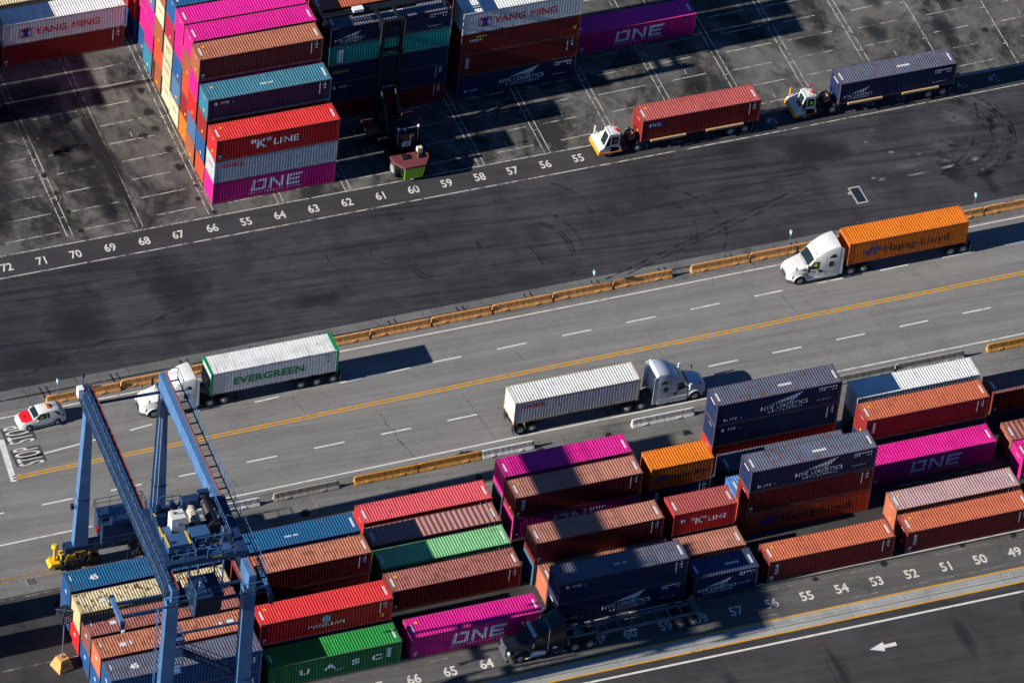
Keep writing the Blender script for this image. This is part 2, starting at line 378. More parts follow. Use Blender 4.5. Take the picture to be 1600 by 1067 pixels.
def marks_plain():
    """stacked code lines at the door end of the side"""
    ps = []; rnd = random.Random(3)
    for k in range(11): ps.append(rect2(-0.02, 0.80 - k * 0.125, 0.05, 0.075))
    for k, z in enumerate((0.85, 0.60, 0.46, 0.24, 0.10)): ps.append(rect2(0.42, z, 0.10 + 0.04 * (k % 3), 0.08))
    return polys2d(ps)
def rect2(cx, cz, a, b): return [(cx - a, cz - b / 2), (cx + a, cz - b / 2), (cx + a, cz + b / 2), (cx - a, cz + b / 2)]
def marks_nyk():
    ps = []
    for k in range(11): ps.append(rect2(-0.85 + k * 0.165, 0.95, 0.058, 0.15))
    for k in range(4): ps.append(rect2(-0.85 + k * 0.15, 0.68, 0.055, 0.13))
    for x in (0.45, 0.72): ps.append(rect2(x, 0.62, 0.05, 0.10))
    for k in range(12): ps.append(rect2(-0.95 + k * 0.12, -0.45, 0.042, 0.06))
    return polys2d(ps)
def kline():
    return join2d(place2d(text2d("\"K\"", 0.98, 0.03, wid=1.1), -1.55, 0.03), place2d(text2d("LINE", 0.72, 0.03, space=1.12, wid=1.12), 0.95, -0.03),
                  polys2d([rect2(-1.85, 0.49, 0.20, 0.06), rect2(-1.85, -0.43, 0.20, 0.06)]))
def logo_defs(kind, L):
    """(key, 2D shape, x, z, paint) list for the long side"""
    m = L / 2
    if kind == 'one':
        d = one_logo(); d = ([(x * 1.42, y * 1.32) for x, y in d[0]], d[1])
        return [('one', d, m + 0.2, 1.42, P_GREY), ('onet', text2d("OCEAN NETWORK EXPRESS", 0.20, 0.012, space=1.5, wid=1.02), m + 0.15, 0.50, P_GREY)]
    if kind == 'kline': return [('kline', kline(), m - 0.1, 1.35, P_WHITE)]
    if kind == 'kline20': return [('kl20', place2d(kline(), 0, 0, 0, 0.72), 3.6, 1.35, P_WHITE), ('kl20b', text2d("B", 0.34, 0.04, wid=1.6), 0.95, 1.62, P_WHITE)]
    if kind == 'oocl': return [('oocl', text2d("OOCL", 0.46, 0.055, wid=1.2), 1.85, 1.95, P_RED)]
    if kind == 'yang':
        bx = polys2d([rect2(0, 0.53, 0.62, 0.10), rect2(0, -0.53, 0.62, 0.10), rect2(-0.57, 0, 0.05, 1.0), rect2(0.57, 0, 0.05, 1.0)])
        hg = polys2d([[(-0.5, 0.46), (0.5, 0.46), (0.20, 0.02), (-0.20, 0.02)], [(-0.20, -0.02), (0.20, -0.02), (0.36, -0.46), (-0.36, -0.46)], [(-0.2, -0.02), (0.2, -0.02), (0.2, 0.02), (-0.2, 0.02)]])
        return [('ymt', word_row(["YANG", " ", "M", "ING"], 0.80, 0.022, 0.13), 6.45, 1.25, P_RED), ('ymb', bx, 2.25, 1.25, P_RED), ('ymh', hg, 2.25, 1.25, P_BLUE)]
    if kind == 'nyk': return [('nyk', place2d(nyk_logo(), 0, 0, 0, 1.38), m + 0.55, 1.25, P_WHITE), ('nyks', nyk_small(), 1.75, 0.62, P_GREY), ('mn', marks_nyk(), L - 1.35, 1.25, P_WHITE)]
    if kind == 'nyk2': return [('nyks2', place2d(nyk_small(), 0, 0, 0, 1.1), 1.7, 1.98, P_GREY), ('mp', marks_plain(), L - 1.1, 1.5, P_GREY)]
    if kind == 'nyk20': return [('nyk20', place2d(nyk_logo(), 0, 0, 0, 1.12), 2.2, 1.05, P_WHITE), ('mn20', place2d(marks_nyk(), 0, 0, 0, 0.9), L - 1.05, 1.35, P_WHITE)]
    if kind == 'nykleft': return [('nykl', place2d(nyk_logo(), 0, 0, 0, 0.9), 2.0, 0.95, P_GREY), ('mnl', marks_nyk(), L - 1.35, 1.1, P_WHITE)]
    if kind == 'hapag': return [('hl', hl_logo(), 2.45, 1.25, P_BLUE), ('hlt', text2d("Hapag-Lloyd", 0.84, 0.016, wid=1.08, space=1.04), 6.95, 1.25, P_BLACK)]
    if kind == 'hapag20': return [('hl2', place2d(hl_logo(), 0, 0, 0, 0.72), 1.15, 1.25, P_BLUE), ('hlt2', text2d("Hapag-Lloyd", 0.54, 0.014, wid=1.0), 3.75, 1.3, P_BLACK)]
    if kind == 'uasc':
        ds = [place2d(text2d(c, 0.60, 0.035, wid=1.75), x, 1.25) for c, x in (("U", 3.3), ("A", 5.65), ("S", 8.0), ("C", 10.0 - 0.05))]
        pn = polys2d([rect2(11.05 - 0.02, 1.45 - 0.9 + 0.28 * k + 0.3, 0.22, 0.20) for k in range(4)])
        return [('uasc', join2d(*ds), 0, 0, P_WHITE), ('uascp', pn, 0, 0.25, P_WHITE), ('uascs', text2d("FREIGHT", 0.15, 0.01, 0.2), 6.6, 0.72, P_GREY)]
    if kind == 'magellan':
        g = [[(0.42 * math.cos(2 * math.pi * i / 20), 0.42 * math.sin(2 * math.pi * i / 20)) for i in range(20)]]
        gl = polys2d([[(-0.14 + 0.05, -0.36), (0.0, -0.38), (0.30, 0.20), (0.2, 0.28)], [(-0.40, 0.02), (0.40, 0.10), (0.39, 0.16), (-0.39, 0.08)]])
        return [('mgg', polys2d(g), 6.1, 1.72, pmat("globe_pale_blue", (0.25, 0.42, 0.58))), ('mgt', text2d("MAGELLAN", 0.36, 0.006, wid=1.3), 6.1, 1.05, P_WHITE), ('mgy', polys2d([rect2(0, 0, 0.2, 0.38)]), 11.3, 0.75, P_YEL), ('mp2', marks_plain(), 11.05, 1.6, P_GREY)]
    if kind == 'mol': return [('molb', polys2d([[(-0.75, -0.26), (0.80, -0.26), (0.95, 0.28), (-0.75, 0.28)]]), 1.35, 1.85, P_BLUE), ('mp', marks_plain(), L - 1.1, 1.5, P_GREY)]
    if kind == 'vert': return [('vt', place2d(text2d("XHX2", 0.30, 0.035, wid=1.15), 0, 0, -math.pi / 2), 0.85, 1.55, P_WHITE), ('mp', marks_plain(), L - 1.1, 1.5, P_GREY)]
    if kind == 'seaco': return [('sea', text2d("seaco", 0.42, 0.03, 0.2, wid=1.25), 1.35, 1.65, P_GOLD)]
    if kind == 'tealbox': return [('tb', polys2d([rect2(0, 0, 0.28, 1.55)]), 1.15, 1.15, P_GREY)]
    if kind == 'n45': return [('n45', text2d("45", 0.62, 0.02, 0.15), L - 0.95, 1.55, P_GREY)]
    if kind == 'maroon2': return [('mm', text2d("mcom", 0.38, 0.02, wid=1.0), 1.5, 1.75, P_WHITE), ('mmy', polys2d([rect2(0, 0, 0.5, 0.16)]), 2.0, 2.1, pmat("label_lime", (0.30, 0.42, 0.02))), ('mgy2', polys2d([rect2(0, 0, 0.18, 0.4)]), L - 0.55, 1.15, P_YEL)]
    if kind == 'plain': return [('mp', marks_plain(), L - 1.1, 1.5, P_GREY)]
    return []

def roof_codes(L, style):
    ps = []
    if style in ('ends', 'nyk'):
        for x in (0.42, L - 0.42): ps += [[(x - 0.10, 0.62 + k * 0.13), (x + 0.10, 0.62 + k * 0.13), (x + 0.10, 0.72 + k * 0.13), (x - 0.10, 0.72 + k * 0.13)] for k in range(8)]
    if style == 'nyk': ps += [[(L / 2 + 0.2 + k * 0.165, 0.95), (L / 2 + 0.32 + k * 0.165, 0.95), (L / 2 + 0.32 + k * 0.165, 1.22), (L / 2 + 0.2 + k * 0.165, 1.22)] for k in range(8)]
    if style == 'mid':
        ps += [[(L / 2 - 0.6 + k * 0.16, 0.95), (L / 2 - 0.5 + k * 0.16, 0.95), (L / 2 - 0.5 + k * 0.16, 1.15), (L / 2 - 0.6 + k * 0.16, 1.15)] for k in range(8) if k != 4]
        x = L - 0.42; ps += [[(x - 0.11, 0.62 + k * 0.13), (x + 0.11, 0.62 + k * 0.13), (x + 0.11, 0.72 + k * 0.13), (x - 0.11, 0.72 + k * 0.13)] for k in range(9)]
    if style == 'one45':
        x = 0.5; ps += [[(x - 0.06, 1.3 + k * 0.12), (x + 0.06, 1.3 + k * 0.12), (x + 0.06, 1.39 + k * 0.12), (x - 0.06, 1.39 + k * 0.12)] for k in range(5)]
    return polys2d(ps)

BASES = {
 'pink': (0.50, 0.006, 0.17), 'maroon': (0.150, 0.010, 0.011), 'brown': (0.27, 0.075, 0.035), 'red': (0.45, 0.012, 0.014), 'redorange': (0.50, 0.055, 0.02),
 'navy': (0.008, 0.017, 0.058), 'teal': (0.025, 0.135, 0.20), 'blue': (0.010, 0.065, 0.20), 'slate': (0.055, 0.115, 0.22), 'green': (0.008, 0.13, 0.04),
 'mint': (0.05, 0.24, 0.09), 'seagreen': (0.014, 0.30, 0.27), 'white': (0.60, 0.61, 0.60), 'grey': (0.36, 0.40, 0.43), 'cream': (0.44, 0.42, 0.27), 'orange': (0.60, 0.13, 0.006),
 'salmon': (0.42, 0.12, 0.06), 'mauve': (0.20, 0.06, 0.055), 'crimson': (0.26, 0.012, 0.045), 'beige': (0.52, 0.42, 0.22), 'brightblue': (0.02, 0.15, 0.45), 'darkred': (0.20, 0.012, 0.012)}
ROOFS = {  # sun-bleached roof paint, colour also lightened to even out light on roofs and ends
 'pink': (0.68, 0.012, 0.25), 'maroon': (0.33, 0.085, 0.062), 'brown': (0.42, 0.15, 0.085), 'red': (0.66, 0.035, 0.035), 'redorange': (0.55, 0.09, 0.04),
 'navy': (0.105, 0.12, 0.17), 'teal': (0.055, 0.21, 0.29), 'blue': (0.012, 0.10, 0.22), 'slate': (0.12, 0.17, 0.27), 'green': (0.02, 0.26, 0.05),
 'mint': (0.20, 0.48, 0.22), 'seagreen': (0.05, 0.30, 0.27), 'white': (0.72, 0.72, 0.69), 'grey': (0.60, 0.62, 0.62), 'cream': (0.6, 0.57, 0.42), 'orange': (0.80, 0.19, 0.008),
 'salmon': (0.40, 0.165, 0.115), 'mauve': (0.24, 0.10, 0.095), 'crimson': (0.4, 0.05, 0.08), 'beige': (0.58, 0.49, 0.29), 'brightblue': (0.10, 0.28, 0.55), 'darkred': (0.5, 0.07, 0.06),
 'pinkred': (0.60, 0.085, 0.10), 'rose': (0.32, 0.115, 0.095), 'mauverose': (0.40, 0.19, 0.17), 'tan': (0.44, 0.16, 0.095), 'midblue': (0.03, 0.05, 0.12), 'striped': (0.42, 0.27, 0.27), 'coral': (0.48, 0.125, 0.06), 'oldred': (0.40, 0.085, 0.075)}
M_CAST = pmat("corner_casting_steel", (0.10, 0.07, 0.055), 0.7, 0.3, 0.3)
def box(label, x, y, tier, col, L=12.192, roof=None, logo='plain', codes='ends', h=H, z=None, rust=None, wide=False, reefer=False, group=None, sticker=False, rlo=None, framecol=None, endtxt=None, side=None):
    z = tier * h - h if z is None else z
    t = thing("container_reefer" if reefer else ("container_short" if L < 7 else "shipping_container"), label, "container", (x, y, z), 0, group or "shipping containers in the yard stacks")
    me = cmesh(L, h, wide, reefer)
    rc = roof or col; ru = 0.20 if rust is None else rust
    m = cmat("steel_" + col + ("" if rust is None else "_r%d" % int(rust * 100)), BASES[col], 0.42, ru, rustlo=0.60)
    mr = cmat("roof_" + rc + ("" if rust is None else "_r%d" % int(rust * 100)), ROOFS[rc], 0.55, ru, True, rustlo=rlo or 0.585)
    fb = BASES[framecol or col]; fm = cmat("frame_" + (framecol or col), tuple(0.68 * a + 0.32 * q for a, q in zip(fb, (0.17, 0.13, 0.11))), 0.5, 0.3, rustlo=0.54)
    obj("frame", me['frame'], fm, t)
    obj("side_panel", me['side_panel'], cmat("steel_" + side, BASES[side], 0.35, 0.12, rustlo=0.63) if side else m, t); obj("side_panel", me['side_panel_far'], m, t)
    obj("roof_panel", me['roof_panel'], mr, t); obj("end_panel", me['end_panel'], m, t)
    obj("door", me['door'], m, t); obj("door", me['door_far'], m, t)
    for key, d, cx, cz, pm in logo_defs(logo, L):
        obj("logo", side_logo(key, d, cx, cz * h / H, L), pm, t)
    if logo == 'mol': obj("logo", side_logo('molt', text2d("MOL", 0.34, 0.03, 0.15, wid=1.3), 1.4, 1.85, L), P_WHITE, t).location.y = -0.004
    if codes:
        obj("roof_code", flat_mesh(('rc', L, codes, h), roof_codes(L, codes), lambda a, b: (a, b, h - 0.007)), P_WHITE, t)
    if codes == 'one45' and col != 'blue':
        obj('roof_label', flat_mesh(('r45b', L, h), polys2d([rect2(2.4, 1.15, 0.28, 0.42), rect2(3.1, 1.2, 0.10, 0.45), rect2(L - 1.6, 1.3, 0.30, 0.40), rect2(L - 2.5, 1.25, 0.12, 0.3)]), lambda a, b: (a, b, h - 0.006)), P_GREY, t)
    if codes == 'one45' and col == 'blue':
        obj('logo', flat_mesh(('r45', L, h), place2d(text2d('45', 0.55, 0.03), 2.5, W / 2, 0.15), lambda a, b: (a, b, h - 0.006)), P_WHITE, t)
    if codes in ('ends', 'nyk', 'mid'):
        d = polys2d([rect2(-W / 2 - 0.45 + k * 0.13, h - 0.40, 0.045, 0.13) for k in range(8)]) if codes == 'nyk' else polys2d([rect2(-W / 2 - 0.1 + k * 0.16, h - 0.5, 0.04, 0.07) for k in range(4)])
        obj("end_code", flat_mesh(('ec', codes, h), d, lambda a, b: (0.024, -a, b)), P_WHITE, t)
    if codes != '' and logo in ('plain', 'vert', 'one', 'kline', 'magellan', 'uasc'):
        obj('data_plate', side_logo('plate', polys2d([rect2(0, 0, 0.16, 0.24), rect2(0, -0.34, 0.10, 0.12)]), 0.42, 0.62, L), P_GREY, t)
    if sticker:
        g = polys2d([[(0.13 * math.cos(i * math.pi / 6) * 1.2, 0.17 * math.sin(i * math.pi / 6)) for i in range(12)]])
        obj("sticker", flat_mesh('stk', g, lambda a, b: (0.024, W * 0.42 + a, 0.62 + b)), P_YEL, t)
        obj("sticker", flat_mesh('stk2', g, lambda a, b: (0.95 + a, 1.75 + b * 0.9, h - 0.006)), P_YEL, t)
    if endtxt:
        obj("logo", flat_mesh(('et', endtxt[0]), text2d(endtxt[0], 0.30, 0.02, space=1.1), lambda a, b: (0.024, W / 2 - a, 1.55 + b)), endtxt[1], t)
    return t

def T(n): return n
# --- lower block -------------------------------------------------------------
G45 = "forty five foot containers under the crane"
XA = -30.2
for y, c2, r2, c1, l2, l1, ru in (
    (-61.15, 'blue', 'navy', 'blue', "blue 45 foot container nearest the number strip, topmost under the crane", "dark blue 45 foot container at ground level under the crane, nearest the number strip", None),
    (-58.35, 'salmon', 'tan', 'blue', "salmon roofed 45 foot container with a reddish end, second row under the crane", "blue container beneath the salmon roofed 45 foot container", None),
    (-55.6, 'mauve', 'rose', 'blue', "dull mauve 45 foot container under the middle of the crane", "blue container beneath the dull mauve 45 foot container", None),
    (-52.75, 'beige', 'beige', 'red', "rusty beige 45 foot container under the crane's spreader", "bright red container beneath the rusty beige container", 0.45),
    (-49.95, 'blue', 'blue', 'blue', "plain blue roofed 45 foot container beside the crane's yellow wheel unit", "blue container beneath the blue roofed container beside the yellow wheel unit", None)):
    box(l1, XA, y, 1, c1, L=13.716, logo='n45' if y < -60 else 'plain', codes='one45', group=G45, endtxt=("45", P_WHITE))
    box(l2, XA, y, 2, c2, L=13.716, roof=r2, logo='n45' if y < -60 else 'plain', codes='one45', rust=ru, rlo=0.52, group=G45, endtxt=("45", P_WHITE))
XB = -15.72
box("dark green container lettered U A S C beside the road numbers 66 and 65", XB, -61.12, 1, 'green', logo='uasc')
box("bright red container with a globe and MAGELLAN on its side", XB, -58.35, 2, 'red', logo='magellan', sticker=True)
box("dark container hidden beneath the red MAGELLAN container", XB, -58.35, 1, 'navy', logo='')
box("orange brown roofed container stacked beside the crane leg behind the red MAGELLAN one", XB + 0.15, -52.5, 2, 'maroon', roof='tan')
box("maroon container beneath the orange brown roofed one beside the crane leg", XB + 0.15, -52.5, 1, 'maroon', logo='')
box("deep blue container on the road side of the stack right of the crane", XB + 0.1, -49.65, 2, 'blue', codes='mid')
box("blue container beneath the deep blue one on the road side right of the crane", XB + 0.1, -49.65, 1, 'blue', logo='')
XC = -2.25
box("bright pink ONE container parked on the ground in front of the black truck's nose", XC - 0.35, -61.08, 1, 'pink', logo='one', sticker=True)
box("brown container whose roof is speckled with white droppings", XC - 0.1, -55.25, 1, 'maroon', roof='rose', sticker=True)
box("pale mint green container half in shadow between the brown and mauve ones", XC, -52.3, 1, 'mint')
box("mauve container with broad roof ribs, half in shadow", XC + 0.15, -49.4, 1, 'mauve', roof='mauverose', wide=True)
box("faded pinkish red container with a bright red end beside the barriers", XC + 0.4, -46.5, 1, 'red', roof='pinkred', rust=0.2)
XD = 11.0
box("navy NYK container on top of the NYK LOGISTICS one behind the black truck", XD, -60.8, 2, 'navy', logo='nyk2', codes='mid')
box("navy NYK LOGISTICS container at ground level behind the black truck's empty chassis", XD, -60.8, 1, 'navy', logo='nyk', codes='nyk')
box("salmon ended container mostly hidden behind the double navy NYK stack", XD + 0.15, -58.0, 1, 'salmon')
box("brown container with a shadow across its roof, behind the double navy NYK stack", XD - 0.2, -55.5, 2, 'maroon', roof='salmon')
box("dark teal container under the brown one behind the double navy NYK stack", XD - 0.2, -55.5, 1, 'teal', logo='')
box("brown container with vertical white letters stacked on a pink ONE container", XD + 0.1, -49.65, 2, 'maroon', roof='salmon', logo='vert', sticker=True)
box("pink ONE container under the brown container with vertical white letters", XD + 0.1, -49.65, 1, 'pink', logo='one')
box("bright pink roofed container on top of the stack nearest the white road barriers", XD + 0.15, -46.8, 2, 'pink', logo='one')
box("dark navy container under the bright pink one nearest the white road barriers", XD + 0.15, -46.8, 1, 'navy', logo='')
XE = 23.95
box("short navy NYK LOGISTICS container on the ground by the number 57", XE + 0.05, -61.08, 1, 'navy', L=6.058, logo='nyk20', roof='midblue', codes='nyk')
box("short salmon roofed container behind the short navy NYK LOGISTICS one", XE, -58.2, 1, 'salmon', L=6.058, roof='salmon', logo='')
box("short red K LINE container raised on another container", XE - 0.05, -55.5, 2, 'red', L=6.058, roof='oldred', logo='kline20')
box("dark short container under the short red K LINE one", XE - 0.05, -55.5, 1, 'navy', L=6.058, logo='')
box("short orange Hapag-Lloyd container with a scuffed roof", XE + 0.15, -49.55, 2, 'orange', L=6.058, roof='orange', logo='hapag20', codes='', rust=0.25)
box("dark short container with vertical letters under the short orange Hapag-Lloyd one", XE + 0.15, -49.55, 1, 'navy', L=6.058, logo='vert')
XF = 31.35
box("brick red container on the ground beside the numbers 55, 54 and 53", XF - 0.25, -60.95, 1, 'maroon', roof='coral', logo='vert', sticker=True)
box("navy NYK LOGISTICS container topping the stack with an orange container at its foot", XF, -54.75, 3, 'navy', logo='nyk', codes='nyk')
box("maroon container in the middle of the stack between NYK LOGISTICS and Hapag-Lloyd", XF, -54.75, 2, 'maroon')
box("orange Hapag-Lloyd container at the foot of the three high stack", XF, -54.75, 1, 'redorange', logo='hapag', codes='')
box("bright blue ended container behind the orange Hapag-Lloyd one at the foot of its stack", XF + 0.1, -52.15, 1, 'brightblue')
box("grey blue roofed container half in shadow between the two tall navy stacks", XF + 0.4, -49.2, 1, 'navy', logo='')
box("navy NYK LOGISTICS container on top of the stack beside the road", XF + 0.3, -45.95, 3, 'navy', logo='nyk', codes='nyk')
box("navy NYK container in the middle of the stack beside the road", XF + 0.3, -45.95, 2, 'navy', logo='nyk2')
box("red container at the bottom of the navy NYK stack beside the road", XF + 0.3, -45.95, 1, 'red', logo='')
XG = 44.7
box("brick red container on the ground beside the numbers 51, 50 and 49", XG - 0.2, -60.9, 1, 'maroon', roof='coral', logo='vert', sticker=True)
box("brown container with a pale striped roof behind the brick red one by number 50", XG - 0.05, -57.95, 1, 'salmon', roof='striped', sticker=True)
box("hot pink ONE container on the ground between the striped roofed and orange brown ones", XG + 0.2, -52.1, 1, 'pink', logo='one', sticker=True)
box("orange brown roofed container with maroon sides behind the hot pink ONE one", XG + 0.55, -48.95, 2, 'darkred', roof='coral', logo='vert', sticker=True)
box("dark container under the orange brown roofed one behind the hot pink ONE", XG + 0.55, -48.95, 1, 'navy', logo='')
box("white roofed container half in blue shadow beside the grey barriers", XG + 0.9, -46.0, 2, 'white', roof='white', logo='')
box("container under the white roofed one beside the grey barriers", XG + 0.9, -46.0, 1, 'navy', logo='')
XH = 58.4
box("shaded dark maroon container at the far right end of the road side row", XH + 0.9, -46.3, 1, 'maroon', roof='mauve')
box("mauve brown container cut by the right edge of the picture", XH, -52.4, 1, 'brown', roof='rose', wide=True)
box("pink container cut by the right edge of the picture", XH, -54.95, 1, 'pink', logo='one')
# --- upper block -------------------------------------------------------------
GS = "tall stack at the end of the bay"
WALL = [  # per row from the front: (colour, label) from the ground up
 [('pink', 'one'), ('grey', 'oocl'), ('red', 'kline')],
 [('redorange', ''), ('blue', ''), ('darkred', ''), ('teal', 'nyk2')],
 [('brown', ''), ('slate', ''), ('red', ''), ('pink', ''), ('brown', 'plain')],
 [('orange', ''), ('darkred', ''), ('redorange', ''), ('brown', ''), ('pink', '')],
 [('cream', ''), ('slate', ''), ('blue', ''), ('pink', ''), ('pink', '')],
 [('cream', ''), ('cream', ''), ('cream', ''), ('crimson', ''), ('blue', '')],
 [('brown', ''), ('redorange', ''), ('brown', ''), ('cream', ''), ('brown', '')],
 [('teal', ''), ('pink', ''), ('pink', ''), ('slate', '')],
 [('blue', ''), ('pink', ''), ('pink', ''), ('brown', '')],
 [('blue', ''), ('red', ''), ('brown', ''), ('slate', '')]]
CNAME = {'redorange': 'orange red', 'darkred': 'dull dark red', 'brightblue': 'bright blue', 'seagreen': 'sea green'}
ORD = ["first", "second", "third", "fourth", "fifth", "sixth", "seventh", "eighth", "ninth", "tenth"]
TI = ["on the ground", "second from the ground", "third from ground", "fourth up", "fifth up"]
SPECIAL = {(0, 0): "magenta ONE container at the foot of the tall multicoloured stack beside numbers 66 to 64", (0, 1): "weathered grey OOCL container between the pink ONE and red K LINE ones", (0, 2): "bright red K LINE container on top of the front row of the tall stack",
           (1, 3): "teal roofed NYK container just behind the red K LINE one", (2, 4): "brown roofed container between the teal roofed one and the pink roofs", (3, 4): "hot pink roofed container next to the brown roofed one", (4, 4): "hot pink roofed container farther from the brown roof of the tall stack", (5, 4): "blue roofed container behind the two hot pink roofs"}
for r, row in enumerate(WALL):
    for k, (c, lg) in enumerate(row):
        lb = SPECIAL.get((r, k), "%s container end, %s row of the tall stack, %s" % (CNAME.get(c, c), ORD[r], TI[k]))
        box(lb, (0.0 if r < 3 else 0.3) + (0.35 if r == 8 else 0) + 0.03 * ((r * 7 + k * 5) % 4 - 1.5), (0, 2.87, 5.7, 8.4, 11.0, 13.65, 16.4, 19.1, 21.8, 24.5)[r], k + 1, c, roof={'darkred': 'maroon'}.get(c),
            logo=lg, codes='mid' if (r, k) == (1, 3) else ('ends' if k == len(row) - 1 else ''), sticker=(r * 5 + k * 3) % 4 != 1 and c not in ('cream', 'pink'), group=GS,
            rust=0.22 if c in ('grey',) else None, side={(1, 3): 'navy', (2, 4): 'maroon'}.get((r, k)), endtxt=("OOCL", P_RED) if c == 'cream' or c == 'grey' else None)  # darker long sides; maroon stands in for shade on the brown one
HM = 2.28
for k, (c, lg, lb) in enumerate([('maroon', 'plain', "maroon container at the foot of the shaded stack behind the top loader"), ('navy', 'nyk2', "navy NYK container second from the ground behind the top loader"), ('navy', 'seaco', "navy container with gold seaco lettering behind the top loader"),
        ('seagreen', 'tealbox', "sea green container fourth from the ground behind the top loader's mast"), ('navy', 'nykleft', "navy NYK LOGISTICS container under the top loader's spreader bar")]):
    box(lb, 14.0, 8.4, k + 1, c, logo=lg, h=HM, codes='nyk' if k == 4 else '', group="shaded stack behind the top loader")
for k, c in enumerate(['navy', 'maroon', 'teal', 'navy', 'redorange']):
    box("red orange roofed container on the row behind the top loader's spreader bar" if k == 4 else "%s container hidden in the row behind the shaded stack, %s" % (c, TI[k]), 13.6, 11.25, k + 1, c, h=HM, logo='', roof='coral' if k == 4 else None, group="shaded stack behind the top loader")
for k, c in enumerate(['navy', 'brown', 'maroon', 'slate', 'navy']):
    box("%s container in the third row behind the shaded stack, %s" % (c, TI[k]), 13.6, 14.0, k + 1, c, h=HM, logo='', group="shaded stack behind the top loader")
for k, (c, lg, lb) in enumerate([('navy', 'nyk', "navy NYK LOGISTICS container on the ground under two maroon ones"), ('maroon', 'vert', "maroon container with vertical white letters above the navy NYK LOGISTICS one"), ('maroon', 'maroon2', "dark maroon container below the white YANG MING one in the shaded stack"), ('white', 'yang', "white YANG MING container topping the shaded four high stack")]):
    box(lb, 27.4, 8.35, k + 1, c, logo=lg, rust=0.16 if k == 3 else None, codes='' if k else 'nyk', group="four high stack right of the top loader")
for rr, yy in enumerate((11.15, 13.95)):
    for k, c in enumerate(['brown', 'navy', 'teal', 'maroon']):
        box("%s container in row %s behind the YANG MING stack, %s" % (c, ("two", "three")[rr], TI[k]), 27.4, yy, k + 1, c, logo='', group="four high stack right of the top loader")
box("purple pink ONE container alone on the ground in shadow right of the four high stack", 41.0, 11.25, 1, 'pink', logo='one', codes='ends')
box("white YANG MING container on top of the two high stack in the top left corner", -13.0, 23.9, 2, 'white', logo='yang', codes='', group="two high stack in the corner")
box("dark red container under the white YANG MING one in the top left corner", -13.0, 23.9, 1, 'darkred', group="two high stack in the corner")
box("grey container behind the top left YANG MING one", -12.3, 26.9, 1, 'grey', logo='', group="two high stack in the corner")
box("tan rusty container behind the top left YANG MING one, second from the ground", -14.9, 26.9, 2, 'beige', logo='', rust=0.35, group="two high stack in the corner")
for k in range(3): box("%s container beyond the top left corner stack, %s" % (('navy', 'brown', 'teal')[k], TI[k]), -26.1, 23.9, k + 1, ('navy', 'brown', 'teal')[k], logo='', group="two high stack in the corner")
for k in range(4):
    for j, yy in enumerate((15.9, 18.6, 21.3)):
        box("%s container stacked beyond the left edge of the yard, row %d, %s" % (('maroon', 'slate', 'brown', 'navy')[k], j + 1, TI[k]), -41.5, yy, k + 1, ('maroon', 'slate', 'brown', 'navy')[k], logo='', codes='', group="stack beyond the left edge")
for j, (yy, n) in enumerate(((-47.6, 2), (-51.2, 2), (-58.4, 1))):
    for k in range(n): box("%s container stacked left of the crane, row %d, %s" % (('navy', 'maroon', 'teal')[j], j + 1, TI[k]), -53.5, yy, k + 1, ('navy', 'maroon', 'teal')[j], logo='', codes='', group="stack beyond the left edge of the crane bay")

# ------------------------------------------------------------------ ground
g_yard = ground("yard_concrete", (0.055, 0.053, 0.049), (0.195, 0.188, 0.172), (0.12, 0.12, 1), 0.4, (6.77, 5.6, 0.012), patch=0.6, fine=0.35, grime=0.9, grime_at=0.50)
g_strip = ground("number_strip_asphalt", (0.030, 0.029, 0.033), (0.056, 0.053, 0.055), (0.05, 0.6, 1), 0.5, patch=0.35, st2=0.3)
g_apron = ground("apron_asphalt", (0.0095, 0.0108, 0.0175), (0.060, 0.057, 0.065), (0.045, 0.55, 1), 0.35, patch=0.6, fine=0.3, st2=0.7, grime=0.45, grime_at=0.55)
g_kerb = ground("kerb_strip_concrete", (0.10, 0.10, 0.10), (0.19, 0.185, 0.18), (0.10, 0.8, 1), 0.5, (4.9, 1.45, 0.03), patch=0.5, cracks=0.7, crackscale=0.22, grime=0.35, grime_at=0.6)
g_road = ground("road_asphalt", (0.152, 0.146, 0.138), (0.24, 0.231, 0.218), (0.012, 0.75, 1), 0.75, patch=0.16, fine=0.22, cracks=0.6, crackscale=0.75, st2=0.24, grime=0.16, grime_at=0.60)
g_lane = ground("runway_strip_concrete", (0.13, 0.128, 0.12), (0.21, 0.205, 0.195), (0.05, 0.6, 1), 0.5, (6.77, 2.0, 0.015), patch=0.35, st2=0.25, grime=0.4, grime_at=0.6)
g_block = ground("block_asphalt", (0.022, 0.022, 0.024), (0.06, 0.057, 0.055), (0.15, 0.15, 1), 0.4, patch=0.4, grime=0.6)
g_strip2 = ground("front_strip_asphalt", (0.075, 0.071, 0.068), (0.125, 0.12, 0.113), (0.04, 0.8, 1), 0.6, patch=0.35, st2=0.3, grime=0.4, grime_at=0.6)
g_pale = ground("crane_runway_concrete", (0.27, 0.265, 0.25), (0.43, 0.425, 0.40), (0.06, 0.8, 1), 0.5, (7.4, 3.0, 0.02), patch=0.3)
g_low = ground("service_lane_asphalt", (0.030, 0.028, 0.0275), (0.070, 0.066, 0.066), (0.06, 0.35, 1), 0.5, (13.0, 5.2, 0.006), patch=0.4, fine=0.3, st2=0.3, grime=0.35, grime_at=0.58)
big = MB(); big.add([(-1500, -1500, -0.012), (1500, -1500, -0.012), (1500, 1500, -0.012), (-1500, 1500, -0.012)], [(0, 1, 2, 3)])
struct(big.build("ground", g_low))
X0, X1 = -140, 200
def zone(name, y0, y1, mat, z=-0.008): return flat(name, [rect(X0, y0, X1, y1)], z, mat)
